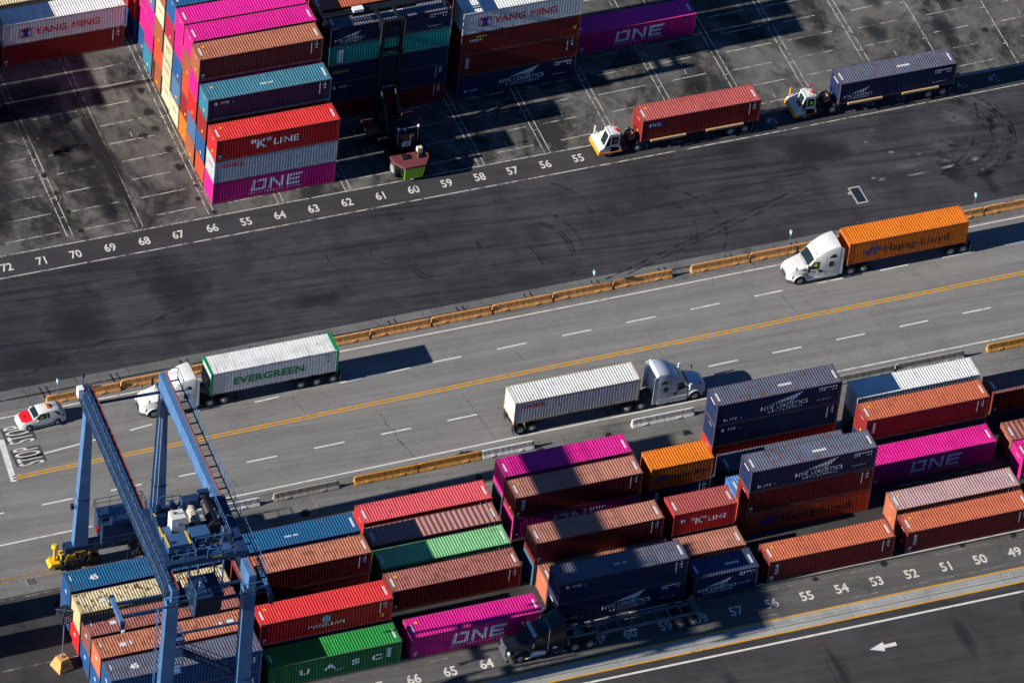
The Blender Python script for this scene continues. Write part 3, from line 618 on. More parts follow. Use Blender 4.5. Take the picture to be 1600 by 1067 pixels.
zone("yard_pavement", -1.55, 140, g_yard); zone("number_strip_pavement", -4.5, -1.55, g_strip); zone("apron_pavement", -19.0, -4.5, g_apron)
zone("kerb_strip_pavement", -21.6, -19.0, g_kerb); zone("road", -38.0, -21.6, g_road); zone("crane_lane_pavement", -44.2, -38.0, g_lane)
zone("block_pavement", -61.3, -44.2, g_block); zone("front_strip_pavement", -65.3, -61.3, g_strip2); zone("crane_runway", -67.05, -65.3, g_pale)
Z1 = -0.004; Z2 = 0.0
p_white = paint("road_paint_white", (0.78, 0.76, 0.71), 0.36); p_worn = paint("road_paint_worn", (0.52, 0.50, 0.45), 0.45, 1.2); p_faint = paint("road_paint_faint", (0.40, 0.39, 0.36), 0.53, 1.6, cover=0.7)
p_yel = paint("road_paint_yellow", (0.74, 0.36, 0.02), 0.33); p_or = paint("road_paint_orange", (0.50, 0.24, 0.05), 0.44)
p_ghost = paint("number_paint_faded", (0.55, 0.54, 0.52), 0.47, 2.2, cover=0.75); p_num = paint("number_paint", (0.74, 0.71, 0.63), 0.36, 2.0)
def lines(name, segs, mat, z=Z1): return flat(name, [line(a, b, wd) for a, b, wd in segs], z, mat)
V_GREY0 = pmat('mast_head_grey', (0.2, 0.2, 0.2), 0.5)
# yard slots
ends = [(-14.1, -0.6), (-7.45, -1.2), (-0.45, -1.2), (6.3, -1.4), (13.0, -1.45), (19.75, -1.45), (26.4, -1.45), (33.1, -1.4), (40.1, -1.3), (46.95, -1.3), (53.95, -1.3), (60.7, -1.3), (67.9, -1.3)]
sg = []
for x, y0 in ends:
    for dx in (-0.27, 0.27): sg.append(((x + dx, y0), (x + dx + 0.55, 33), 0.10))
sg += [((74.9, -1.3), (75.7, 33), 0.11), ((82.3, -1.3), (83.3, 33), 0.11), ((-21.0, -1.0), (-20.3, 33), 0.10)]
lines("slot_lines", sg, p_worn)
sg = []
for i, (x, y0) in enumerate([(-21.0, 0)] + ends + [(74.9, 0), (82.3, 0)]):
    for k in range(11):
        y = 0.0 + k * 2.68 - (0.1 if i % 2 else 0)
        rnd = random.Random(i * 31 + k)
        a, b = x + 0.7 + rnd.random() * (1.4 if i > 0 else 0), x + 6.2 - rnd.random() * (1.6 if i > 0 else 0)
        if k % 1 == 0: sg.append(((a, y), (b, y + 0.12), 0.10))
        if rnd.random() < 0.3: sg.append(((x + 3.3, y + 0.5), (x + 3.35, y + 1.3), 0.07))
    for k in range(7): sg.append(((x - 0.27, 2.0 + k * 2.8), (x + 0.27, 2.05 + k * 2.8), 0.08))
lines("slot_ticks", sg, p_worn)
lines("strip_lines", [((-60, -1.75), (37.6, -1.45), 0.13), ((37.6, -1.45), (120, -1.2), 0.12), ((-60, -4.65), (54, -4.35), 0.14), ((54, -4.35), (120, -3.6), 0.12)], p_worn)
# road
lines("edge_lines", [((-60, -22.45), (25, -22.15), 0.14), ((25, -22.15), (130, -21.6), 0.13), ((-60, -38.2), (16, -37.25), 0.15), ((16, -37.25), (130, -36.7), 0.15)], p_white)
sg = []
x = -24.6
def ydash(x, a): return (-26.15 if a else -33.75) + (x + 10) * (0.0125 if a else 0.0115)
for k in range(-2, 14):
    xa = 25.2 + k * 6.42
    if xa > 12: sg.append(((xa, ydash(xa, 1)), (xa + 2.9, ydash(xa + 2.9, 1)), 0.15))
sg += [((-27.2, -27.9), (-18.8, -27.15), 0.17), ((-17.0, -26.95), (-14.8, -26.75), 0.15), ((3.3, -26.2), (5.6, -26.05), 0.15), ((7.9, -26.1), (10.2, -26.0), 0.13), ((-5.0, -26.5), (-2.6, -26.4), 0.15)]
for k in range(-4, 15):
    xa = -8.2 + k * 6.42; sg.append(((xa, ydash(xa, 0)), (xa + 2.9, ydash(xa + 2.9, 0)), 0.16))
lines("lane_dashes", sg, p_white)
lines("centre_lines", [((-28.9, -30.15), (18.8, -29.58), 0.15), ((18.8, -29.58), (120, -29.25), 0.15), ((-28.9, -29.83), (18.8, -29.26), 0.15), ((18.8, -29.26), (120, -28.93), 0.15)], p_yel)
lines("stop_bar", [((-28.45, -25.0), (-28.95, -30.45), 0.55)], p_white)
flat("fresh_asphalt_patch", [rect(-28.15, -28.75, -25.3, -26.55), rect(-28.15, -25.75, -25.3, -23.7)], Z1, pmat("patch_asphalt", (0.055, 0.053, 0.055), 0.8, var=0.35))
def ground_text(name, s, x, y, h, mat, rot=0, bold=0.02, wid=1.0, z=Z1, space=1.0):
    d = place2d(text2d(s, h, bold, 0, wid, space), x, y, rot); me = bpy.data.meshes.new(name); me.from_pydata([(a, b, z) for a, b in d[0]], [], d[1])
    bm = bmesh.new(); bm.from_mesh(me); bmesh.ops.recalc_face_normals(bm, faces=bm.faces)
    for f in bm.faces:
        if f.normal.z < 0: f.normal_flip()
    bm.to_mesh(me); bm.free(); return struct(obj(name, me, mat))
for y in (-27.65, -24.75):
    ground_text("stop_lettering", "STOP", -26.75, y, 2.35, p_white, math.pi / 2 + 0.0, 0.004, 0.265, Z2, 1.12)
# numbers along the yard
for n in range(42, 73):
    x = 35.62 - (n - 55) * 3.333
    s = {65: "55", 53: "59", 50: "49", 49: "49", 43: "43"}.get(n, str(n))
    ground_text("slot_number", s, x, -3.05 + x * 0.006, 1.0, p_num if x < 37 else p_ghost, 0, 0.018, 0.80)
for n in range(43, 75):
    x = 54.18 - (n - 49) * 3.37
    ground_text("slot_number", "59" if n == 58 else str(n), x, -63.35, 1.05, p_num, 0, 0.022, 0.86)
    ground_text("slot_number", str(n), x + 1.55, -66.05, 0.80, p_ghost, 0, 0.02, 0.95)
lines("front_lines", [((-80, -60.98), (140, -60.9), 0.13)], p_white)
lines("front_lines", [((-80, -61.85), (140, -61.65), 0.09), ((-80, -64.75), (140, -64.65), 0.09)], p_faint)
lines("runway_edge_lines", [((-80, -65.32), (140, -65.38), 0.17), ((-80, -66.98), (140, -67.1), 0.17)], p_yel, Z2)
lines("runway_groove", [((-80, -66.3), (140, -66.4), 0.07)], pmat("groove_dark", (0.06, 0.065, 0.065)), Z1)
lines("service_edge_line", [((-80, -67.6), (140, -68.55), 0.22)], p_white)
flat("lane_arrow", [[(36.75, -71.1), (38.25, -70.55), (38.2, -70.9), (39.35, -70.85), (39.3, -71.3), (38.1, -71.3), (38.0, -71.65)]], Z1, p_white)
lines("crane_lane_lines", [((-60, -41.95), (120, -41.75), 0.12), ((-60, -42.4), (120, -42.2), 0.10)], p_or)
lines("crane_lane_lines", [((-60, -39.1), (44, -38.5), 0.09), ((44, -38.5), (120, -38.2), 0.09), ((-60, -44.5), (120, -44.25), 0.15)], p_faint)
sg = []
for k in range(-6, 20):
    x = -3.85 + k * 6.78
    for dx in (-0.3, 0.3): sg += [((x + dx, -38.9), (x + dx + 0.05, -41.2), 0.09), ((x + dx + .05, -42.6), (x + dx + 0.1, -44.0), 0.09)]
lines("crane_lane_ticks", sg, p_faint)
lines("block_lines", [((-80, -58.45), (140, -58.4), 0.16), ((-80, -52.7), (140, -52.65), 0.14)], p_faint)
# wear: rubber lanes, oil spots, tyre arcs
s_rub = stain("rubber_stain", (0.008, 0.008, 0.010), 0.30, 0.62, 0.8, 0.85, (1, 0.35, 1)); s_oil = stain("oil_stain", (0.006, 0.006, 0.008), 0.30, 0.44, 2.6, 0.93)
s_pale = stain("pale_scrape", (0.30, 0.29, 0.27), 0.36, 0.80, 1.0, 0.30, (0.6, 1.4, 1)); s_grime = stain("grime_stain", (0.010, 0.0105, 0.012), 0.26, 0.66, 0.5, 0.75); s_str = stain("rubber_streak", (0.010, 0.010, 0.013), 0.36, 0.70, 0.9, 0.6, (2.2, 0.12, 1))
ZS = 0.003
def blob(name, x, y, rx, ry, mat, rot=0.0, z=ZS, n=22):
    rnd = random.Random(int(x * 91 + y * 17)); c, s_ = math.cos(rot), math.sin(rot); ps = []
    for i in range(n):
        t = 2 * math.pi * i / n; r = 0.85 + 0.15 * rnd.random(); a, b = rx * r * math.cos(t), ry * r * math.sin(t); ps.append((a * c - b * s_, a * s_ + b * c))
    m = MB(); m.add([(a, b, 0) for a, b in ps], [tuple(range(n))]); o = struct(m.build(name, mat)); o.location = (x, y, z); return o
blob("rubber_lane", -7.6, 9, 2.2, 19, s_rub, 0.02); blob("rubber_lane", -9.6, 6, 1.5, 14, s_grime, 0.02, ZS + .001)
blob("oil_lane", -7.45, 8, 0.62, 14, s_oil, 0.02, ZS + .002)
for i, (x, y) in enumerate([(-14.1, 18), (-12, 12.5), (-12.9, 14.8)]): blob("grime_patch", x, y, 3.6, 2.2, s_grime, 0.1 * i, ZS + .001 * (i % 2))
for x, y, r in [(-1.3, 17.3, 0.55), (-1.55, 14.2, 0.75), (-1.6, 11.6, 0.6), (-1.4, 8.6, 0.6), (-1.25, 5.9, 0.65), (-0.6, 3.0, 0.3), (-1.0, 1.1, 0.42), (-1.2, 20, 0.6), (-3.05, 11.15, 0.62), (-13.5, 5.4, .4), (-13.2, 2.6, 0.45), (-12.9, -0.2, 0.4), (-13.8, 8.1, 0.4), (-12.0, 13.2, .9), (-0.1, -1.0, 0.3), (80.5, 9.4, 0.5), (81.2, 4.4, 0.5), (74.0, 2.0, .4), (-5.3, -41.3, 0.7), (4.9, -41.6, .6), (11.2, -41.3, 0.6), (24.5, -39.3, 0.5), (31.5, -40.9, .6), (17.9, -39.5, 0.55), (44.6, -37.9, 0.7), (47.2, -37.4, 0.8), (55, -61.4, .5), (42.2, -61.5, .5), (35.5, -61.6, 0.4), (50, -61.3, .4), (39.5, -58.5, 0.8), (36.9, -58.6, .8), (-30.0, -47.8, 0.9), (-29.6, -46.3, 0.8)]:
    blob("oil_spot", x, y, r * 1.4, r * 1.3, s_oil, x)
for x, y, rx, ry, rot in [(69.5, -13.5, 1.2, 5.5, 0.35), (72.5, -16.2, 1.0, 3.6, 0.1), (-7, -10, 5, 8, 0.2), (-17, -12, 5, 7, 0.1), (5, -15, 8, 2, 0), (58, -8, 6, 4, 0), (-22, -15.5, 6, 2.5, 0)]:
    blob("rubber_patch", x, y, rx, ry, s_grime, rot, ZS + 0.001 * (int(abs(x)) % 3))
for x, y, rx, ry, rot in [(-15, 16, 9, 8, 0), (-19, 7, 6, 9, 0), (-9.8, 11, 2.6, 11, 0.05), (-11, 19, 6, 5, 0), (-10.5, 14, 3.0, 4.5, 0.1), (-11.2, 8.5, 1.6, 5, .1), (-17.5, 12, 3.4, 9, 0), (-9.2, 1.5, 1.8, 2.6, 0), (-5.6, 17.5, 1.2, 5, 0), (-20, 3, 3, 5, 0), (77.5, 5, 1.3, 7, 0.15), (79, 10, 1.6, 4, .1), (64, 7, 3.5, 3, 0), (58, 9.5, 4, 2, 0), (70.5, 7, 2.2, 4, 0), (50, 4, 2.5, 2, 0), (67, 2, 4, 1.5, 0), (72.5, 12, 2, 4, 0), (45, 2, 3, 1.5, 0)]: blob("grime_patch", x, y, rx, ry, s_grime, rot, ZS + 0.001 * (int(abs(x)) % 3))
t = thing("light_mast", "tall slim grey light mast standing beyond the left edge of the yard", "light mast", (-57.0, 17.3, 0))
m = MB(); m.tube((0, 0, 0), (0, 0, 26), 0.36, 12, 0.22); m.build("pole", pmat("mast_grey", (0.25, 0.26, 0.27), 0.5, 0.5), t); m = MB(); m.box(-1.2, -0.25, 25.8, 1.2, 0.25, 26.3); m.build("lamp_head", V_GREY0, t)
for x, y, rx, ry, rot in [(65.5, -12.2, 3.4, 0.9, 0.05), (70, -10.2, 4.5, 0.8, -0.4), (62, -13.0, 1.0, 0.7, 0.0), (73, -7, 4.6, 0.7, -0.7), (79, -12.2, 6, 0.8, 0.1), (68, 6, 5, 2.5, .2), (64, 9, 3, 2, .3), (-10, 10, 2.6, 1.8, 0), (-3.4, 6, 2, 6, 0), (-11, 1.6, 2.4, 2.4, 0), (43, 4.5, 5, 2.5, 0), (58, 5, 4, 2.6, 0.2)]:
    blob("pale_patch", x, y, rx, ry, s_pale, rot, ZS + 0.004)
s_scf = stain('white_scuff', (0.42, 0.41, 0.39), 0.38, 0.66, 1.6, 0.5, (0.7, 1.8, 1))
for x, y, rx, ry, rot in [(62.6, -13.4, 1.0, 0.6, 0.1), (61.8, -13.0, 0.5, 0.4, 0), (66.5, -13.6, 2.6, 0.30, 0.0), (69.5, -13.4, 2.0, 0.25, 0.3), (65.0, -10.0, 1.1, 0.2, -0.6), (67.3, -11.0, 0.9, 0.25, 0.2), (72.5, -13.0, 1.2, 0.3, 0.5), (63.2, -8.0, .5, .12, -.4), (46.9, -0.5, 0.5, 0.2, 0.2), (64.5, -6.5, 0.6, 0.15, 0.1)]: blob('white_scuff', x, y, rx, ry, s_scf, rot, ZS + 0.008)
for x, y, rx, ry in [(33.2, -73.5, 1.6, 9), (23.5, -72.5, 1.1, 7), (45.5, -71.8, 1.1, 7), (52.5, -72.5, 1.4, 9), (14, -73, 1.2, 7), (64, -72, 1.4, 8)]: blob("rubber_lane", x, y, rx, ry, s_str if int(x) % 2 else s_rub, 0.12, ZS)
def arc(cx, cy, r, a0, a1, wd, mat):
    n = 18; m = MB(); vs = []
    for i in range(n + 1):
        t = a0 + (a1 - a0) * i / n; vs += [(cx + (r - wd / 2) * math.cos(t), cy + (r - wd / 2) * math.sin(t), ZS + 0.006), (cx + (r + wd / 2) * math.cos(t), cy + (r + wd / 2) * math.sin(t), ZS + 0.006)]
    m.add(vs, [(2 * i, 2 * i + 1, 2 * i + 3, 2 * i + 2) for i in range(n)]); return struct(m.build("tyre_mark", mat))
tm = paint("tyre_rubber_mark", (0.006, 0.006, 0.008), 0.52, 0.8, 0.7, 0.75); tm2 = paint("tyre_smear", (0.008, 0.008, 0.010), 0.55, 0.6, 0.8, 0.55); tp2 = paint("pale_smear", (0.17, 0.165, 0.16), 0.55, 0.9, 0.8, 0.5)
for k in range(15):
    rr_ = random.Random(k); arc(71.5 + rr_.uniform(-1.6, 1.6), -9.2 + rr_.uniform(-1.2, 1.2), 2.6 + k * 0.33, -2.7 + rr_.random() * 1.4, 0.2 + rr_.random() * 1.6, 0.25 + 0.4 * rr_.random(), tp2 if k % 4 == 3 else tm2)
for k in range(6):
    rr_ = random.Random(k + 50); arc(26 + rr_.uniform(-14, 14), -12 + rr_.uniform(-3, 3), 2.5 + rr_.random() * 5, -1.2 + rr_.random(), 0.2 + rr_.random(), 0.2 + 0.2 * rr_.random(), tm2)
for a in [(26, -14, 4.3, -0.4, 1.0, 0.16), (26, -14, 4.6, -0.3, 0.9, 0.12), (22.5, -15.5, 4.5, -0.2, 0.7, 0.16), (22.5, -15.5, 4.85, -0.1, 0.6, 0.1), (14, -10.5, 2.0, 2.2, 4.2, 0.12), (10.5, -10, 2.6, 2.5, 3.8, 0.1), (71, -9, 4.6, -1.8, 0.6, 0.22), (64, -3, 12, -1.2, -0.2, 0.2),
          (-18, 6, 5, -0.6, 1.2, 0.12), (-19, 8, 6.4, -0.8, .9, 0.12), (17.5, -13, 2.2, 2.6, 4.6, .12), (17.5, -13, 2.6, 2.7, 4.5, .1), (62, 4, 7, 0.3, 1.2, .14)]: arc(*a, tm)
lines("tyre_mark", [((28, -20.8), (54, -12.6), 0.20), ((28.5, -21.2), (55, -13.0), 0.16), ((36, -11.5), (62, -10.2), 0.12), ((-24, -17.5), (-6, -12.5), 0.2)], tm, ZS + 0.005)
sg = []
for k in range(-4, 16):
    x = -3.0 + k * 6.7; sg += [((x, -19.4), (x + 0.15, -20.9), 0.14), ((x + 0.6, -19.4), (x + 0.75, -20.9), 0.14)]
lines("joint_seal", [((-60, -20.3), (120, -19.75), 0.16)] + sg, paint("joint_tar", (0.012, 0.012, 0.014), 0.42, 1.3, 0.6), Z2)
lines("road_crack", [((5.3, -30.4), (5.6, -31.6), 0.06), ((5.6, -31.6), (5.5, -32.4), 0.05), ((5.5, -32.4), (5.95, -33.6), 0.10), ((5.95, -33.6), (5.85, -34.6), 0.05), ((5.85, -34.6), (6.2, -35.5), 0.12), ((6.2, -35.5), (6.5, -37.2), 0.05), ((20.3, -26.6), (20.9, -28.9), .04), ((33.0, -30.0), (33.5, -32.2), .04), ((47.0, -26.0), (47.5, -28.6), .04), ((-16, -31), (-15.4, -33.6), .05), ((13.6, -30.4), (14.4, -37.0), 0.05), ((12.8, -30.4), (13.1, -33.5), 0.04), ((-10.5, -34), (-9.8, -37.5), .05), ((-1.5, -26.8), (-1.0, -29.2), .04), ((40.5, -35.2), (41, -36.9), 0.05)], paint("crack_tar", (0.02, 0.02, 0.02), 0.50, 1.0, 0.6, 0.75), Z2)
flat("tar_patch", [rect(10.0, -38.6, 12.2, -37.6)], Z2, stain("tar_patch_stain", (0.012, 0.012, 0.013), 0.2, 0.3, 1.5, 0.95))

# drain cover and hatch
t = thing("ground_hatch", "dark steel hatch in a pale concrete frame on the dark apron", "hatch", (59.5, -14.9, -0.008))
m = MB(); m.box(-0.58, -1.2, 0, 0.58, -1.02, 0.03); m.box(-0.58, 1.02, 0, 0.58, 1.2, 0.03); m.box(-0.58, -1.02, 0, -0.44, 1.02, 0.03); m.box(0.44, -1.02, 0, 0.58, 1.02, 0.03); m.box(-0.85, 0.25, 0, -0.58, 0.6, 0.03); m.build("frame", pmat("hatch_concrete", (0.36, 0.35, 0.32), 0.8), t)
m = MB(); m.box(-0.44, -1.02, 0, 0.44, -0.02, 0.02); m.box(-0.44, 0.02, 0, 0.44, 1.02, 0.02); m.box(-0.1, -0.9, 0.02, 0.1, -0.8, 0.04); m.build("lid", pmat("hatch_steel", (0.02, 0.03, 0.05), 0.5, 0.3), t)
t = thing("drain_cover", "small square drain grate in the pavement left of the crane", "drain", (-31.2, -42.9, -0.008))
m = MB(); m.box(-0.55, -0.5, 0, 0.55, 0.5, 0.02); m.build("frame", pmat("drain_frame", (0.22, 0.21, 0.18), 0.8), t)
m = MB()
for k in range(6): m.box(-0.42 + k * 0.145, -0.4, 0.02, -0.36 + k * 0.145, 0.4, 0.035)
m.build("grate", pmat("drain_iron", (0.03, 0.03, 0.035), 0.6, 0.4), t)

# ------------------------------------------------------------------ barriers and signs
def barrier_mesh(Lb, seed):
    rnd = random.Random(seed); m = MB()
    prof = [(-0.30, 0.0), (0.30, 0.0), (0.30, 0.08), (0.14, 0.33), (0.09, 0.84), (-0.09, 0.84), (-0.14, 0.33), (-0.30, 0.08)]
    n = 24; vs = []
    for i in range(n + 1):
        x = 0.02 + (Lb - 0.04) * i / n
        gap = 0.10 if (i in (5, 6, 18, 19)) else 0.0
        e = 0.03 if i in (0, n) else 0
        for j, (y, z) in enumerate(prof):
            zz = z + (gap if j in (0, 1) else 0) ; zz = max(zz, 0.0)
            yy = y * (1 - e * 2) + rnd.uniform(-0.006, 0.006)
            if j in (2, 7): zz += gap * 0.9 + rnd.uniform(-0.01, 0.02)
            vs.append((x, yy, zz - (e if j in (4, 5) else 0) + (rnd.uniform(-0.006, 0.004) if j in (4, 5) else 0)))
    k = len(prof); fs = [(i * k + j, i * k + (j + 1) % k, (i + 1) * k + (j + 1) % k, (i + 1) * k + j) for i in range(n) for j in range(k)]
    m.add(vs, fs + [tuple(range(k))[::-1], tuple(range(n * k, n * k + k))])
    return m.mesh("barrier")
def conc(name, base, lo=0.55):
    if name in MATS: return MATS[name]
    s = NT(name); v = s.obj(); n = s.noise(v, 1.3, 9, 0.7); n2 = s.noise(v, 9, 5, 0.7); sv = s.noise(s.obj((6, 1, 0.5)), 1, 4, 0.6)
    c = s.mix(s.ramp(n, 0.35, 0.7), tuple(b * 0.8 for b in base), base)
    c = s.mix(s.ramp(sv, 0.55, 0.75, 0, 0.55), c, tuple(b * 0.4 for b in base))
    c = s.mix(s.ramp(n2, lo + 0.06, lo + 0.14, 0, 0.8), c, (0.05, 0.04, 0.035))
    return s.fin(c, 0.85, bump=n2, bs=0.4, bd=0.02)
B_OR = conc("barrier_orange", (0.62, 0.29, 0.09), 0.60); B_OD = conc("barrier_old_orange", (0.52, 0.24, 0.045), 0.54); B_WH = conc("barrier_white", (0.60, 0.60, 0.60), 0.58); B_GR = conc("barrier_grey", (0.30, 0.285, 0.255), 0.56)
BMESH = {}
def barrier(label, x0, x1, y, mat, rz=0.0, group="concrete barriers along the road"):
    Lb = round(x1 - x0, 2); key = (Lb, int(x0 * 7) % 3)
    if key not in BMESH: BMESH[key] = barrier_mesh(Lb, int(x0 * 7) % 3)
    o = obj("concrete_barrier", BMESH[key], mat); o.location = (x0, y, -0.006); o.rotation_euler = (0, 0, rz)
    return tag(o, label, "barrier", group)
xs = [38.1 - 6.02 * k for k in range(10)] + [-23.1]
wherexs = ["at the gap in the barrier row, left side of it", "second left of the gap, with a blue sign post", "third from the gap", "fourth from the gap, above the road's blank stretch", "fifth from the gap, ending at the white box trailer", "just behind the tail of the green lettered white box", "hidden behind the green lettered white box", "behind the nose of the white box", "beside the white cab of the truck under the crane", "shaded by the crane girder"]
for k in range(9):
    barrier("orange concrete barrier %s" % wherexs[k], xs[k + 1] + 0.07, xs[k] - 0.07, -21.25 + xs[k] * 0.012, B_OR)
barrier("short orange concrete barrier in front of the white car's roof", -23.1, xs[9] - 0.05, -21.55, B_OR)
lab2 = ["right after the gap, nearest the white truck's nose", "beside the orange truck's white cab", "hidden behind the orange container truck", "hidden behind the middle of the orange container", "behind the tail of the orange container", "at the right edge, beyond the orange container", "past the right edge of the picture"]
for k in range(7): barrier("tan orange concrete barrier %s" % lab2[k], 39.95 + k * 6.02, 39.95 + k * 6.02 + 5.88, -20.75 + k * 0.05, B_OR)
barrier("white concrete barrier nearest the crane leg", -15.0, -8.9, -39.15, B_WH, 0.005)
barrier("grey concrete barrier between the white one and the orange pair", -7.55, -1.35, -39.0, B_GR, 0.01)
barrier("old orange concrete barrier, left one of the pair beside the pink container", 0.1, 6.15, -38.95, B_OD)
barrier("scratched orange concrete barrier touching the white one", 6.2, 12.25, -38.92, B_OD, 0.004)
barrier("bluish white concrete barrier touching the scratched orange one", 12.3, 17.35, -38.9, B_WH)
barrier("white concrete barrier alone beside the truck with the silver cab", 26.9, 33.0, -38.8, B_WH, 0.005)
barrier("grey concrete barrier partly behind the white roofed container", 46.6, 53.0, -38.55, B_GR, 0.004)
barrier("grey concrete barrier with dark stains beyond the white roofed container", 53.2, 60.1, -38.45, B_GR, 0.005)
barrier("orange ended barrier near the right edge, past the grey ones", 62.5, 68.6, -38.3, B_OD)
m_post = pmat("sign_post_steel", (0.22, 0.27, 0.31), 0.45, 0.6); m_sgn = pmat("sign_pale_blue", (0.35, 0.52, 0.60), 0.4)
for x, y, lb in [(49.95, -20.55, "thin post with a pale blue tag on the barrier above the white sleeper cab"), (30.06, -20.85, "thin post with a pale blue tag on the barrier left of the gap"), (69.0, -20.35, "thin post with a pale blue tag beyond the orange container"), (-22.1, -21.5, "thin grey post with a small sign behind the white car")]:
    t = thing("delineator_post", lb, "sign post", (x, y, 0.80), 0, "thin sign posts on the barriers")
    m = MB(); m.tube((0, 0, 0), (0, 0, 1.75), 0.035, 6); m.box(-0.09, -0.12, -0.02, 0.09, 0.12, 0.03); m.build("post", m_post, t)
    m = MB(); m.box(0.036, -0.20, 1.40, 0.055, 0.20, 1.80); m.box(-0.055, -0.20, 1.40, -0.036, 0.20, 1.80); m.build("tag", m_sgn, t)

# bay marker
t = thing("bay_marker", "orange concrete block carrying a pole with a dark 2C sign left of the crane", "marker", (-31.9, -53.5, -0.01), 0.30)
m = MB(); m.hexa([(-0.75, -0.75, 0), (0.75, -0.75, 0), (0.75, 0.75, 0), (-0.75, 0.75, 0)], [(-0.42, -0.42, 1.15), (0.42, -0.42, 1.15), (0.42, 0.42, 1.15), (-0.42, 0.42, 1.15)])
base = m.build("base", conc("marker_block_orange", (0.62, 0.30, 0.09), 0.62), t)
d = text2d("2 C", 0.36, 0.03)
obj("lettering", flat_mesh('2cb', d, lambda a, b: (a * 0.9, -0.755 + (b + 0.62) * 0.287 - 0.004, b + 0.62)), P_BLACK, base)
m = MB(); m.tube((0, 0, 1.15), (0, 0, 5.75), 0.055, 8); m.tube((0, 0, 1.14), (0, 0, 1.24), 0.14, 8); m.build("pole", m_post, t)
m = MB(); m.box(-0.55, -0.50, 5.65, 0.55, 0.50, 6.80); m.box(-0.6, -0.55, 6.80, 0.6, 0.55, 6.84); sg_ = m.build("sign_box", pmat("sign_dark", (0.012, 0.014, 0.02), 0.5), t)
obj("lettering", flat_mesh('2c', text2d("2C", 0.46, 0.03), lambda a, b: (a, -0.506, b + 6.37)), P_WHITE, sg_); obj("lettering", flat_mesh('2d', text2d("65-67", 0.24, 0.02), lambda a, b: (a, -0.506, b + 5.92)), P_WHITE, sg_)
m = MB(); m.bar((-0.6, -0.55, 6.86), (0.6, 0.55, 6.86), 0.05, 0.04); m.bar((-0.6, 0.55, 6.86), (0.6, -0.55, 6.86), 0.05, 0.04); m.build("top_brace", m_post, t)

# ------------------------------------------------------------------ vehicles (local +x is forward, y left, origin under the nose)
V_TYRE = pmat("tyre_rubber", (0.012, 0.012, 0.013), 0.75); V_RIM = pmat("wheel_alloy", (0.42, 0.44, 0.47), 0.35, 0.6); V_GLASS = pmat("vehicle_glass", (0.012, 0.022, 0.026), 0.08, 0.0, 0.02)
V_BLK = pmat("chassis_black", (0.014, 0.014, 0.016), 0.6, 0.0, 0.3); V_CHROME = pmat("chrome", (0.55, 0.57, 0.62), 0.18, 0.9); V_LAMP = pmat("lamp_lens", (0.65, 0.66, 0.68), 0.15); V_AMB = pmat("lamp_amber", (0.6, 0.16, 0.01), 0.3); V_REDL = pmat("lamp_red", (0.4, 0.01, 0.01), 0.3)
V_WHITE = pmat("truck_white_paint", (0.58, 0.58, 0.565), 0.32, 0, 0.10, 1.4); V_SILV = pmat("truck_bluish_white_paint", (0.56, 0.60, 0.66), 0.28, 0, 0.05, 1.2); V_DARK = pmat("truck_black_paint", (0.008, 0.010, 0.014), 0.25, 0, 0.1); V_HIVIS = pmat("hi_vis_yellow", (0.45, 0.75, 0.03), 0.7); V_SKIN = pmat("skin", (0.30, 0.16, 0.10), 0.6)
V_GREY = pmat("frame_grey", (0.09, 0.095, 0.10), 0.6, 0.2, 0.3); V_TAN = pmat("guide_tan", (0.50, 0.33, 0.17), 0.65, 0, 0.2); V_ORB = pmat("bumper_orange", (0.72, 0.29, 0.01), 0.5, 0, 0.15)
WM = {}
def wheel(parent, x, y, r=0.51, wd=0.30, rim=V_RIM, dual=False):
    k = (r, wd, dual)
    if k not in WM:
        a = MB(); prof = [(r * 0.58, -wd / 2 + 0.03), (r * 0.93, -wd / 2), (r, -wd / 2 + 0.05), (r, wd / 2 - 0.05), (r * 0.93, wd / 2), (r * 0.58, wd / 2 - 0.03)]
        a.lathe(prof, 'y', (0, 0, 0), 22)
        if dual: a.lathe([(p, o + (wd + 0.05)) for p, o in prof], 'y', (0, 0, 0), 22)
        b = MB(); w2 = wd / 2
        b.lathe([(r * 0.58, -w2 + 0.025), (r * 0.56, -w2 - 0.004), (r * 0.44, -w2 + 0.06 if dual else -w2 + 0.02), (r * 0.26, -w2 + 0.05 if dual else -w2 - 0.03), (r * 0.22, -w2 - 0.03), (r * 0.05, -w2 - 0.05)], 'y', (0, 0, 0), 18)
        for i in range(8):
            t = i * math.pi / 4; b.box(r * 0.35 * math.cos(t) - 0.02, -w2 - 0.01, r * 0.35 * math.sin(t) - 0.02, r * 0.35 * math.cos(t) + 0.02, -w2 + 0.05, r * 0.35 * math.sin(t) + 0.02)
        WM[k] = (a.mesh("tyre", 40), b.mesh("rim", 40))
    tm_, rm_ = WM[k]
    t = obj("wheel", tm_, V_TYRE, parent); t.location = (x, y, r); rr = obj("rim", rm_, rim, t)
    if y > 0: t.rotation_euler = (0, 0, math.pi)
    return t
def ring(sec):
    x, hb, ht, zb, zt, r, cr = sec
    zm = zb + (zt - r - zb) * 0.5; hm = hb + (ht - hb) * 0.35
    half = [(-hb, zb), (-hm, zm), (-ht, zt - r), (-ht + 0.30 * r, zt - 0.30 * r), (-ht + r, zt), (-(ht - r) * 0.4, zt + cr)]
    return [(x, y, z) for y, z in half] + [(x, -y, z) for y, z in half[::-1]]
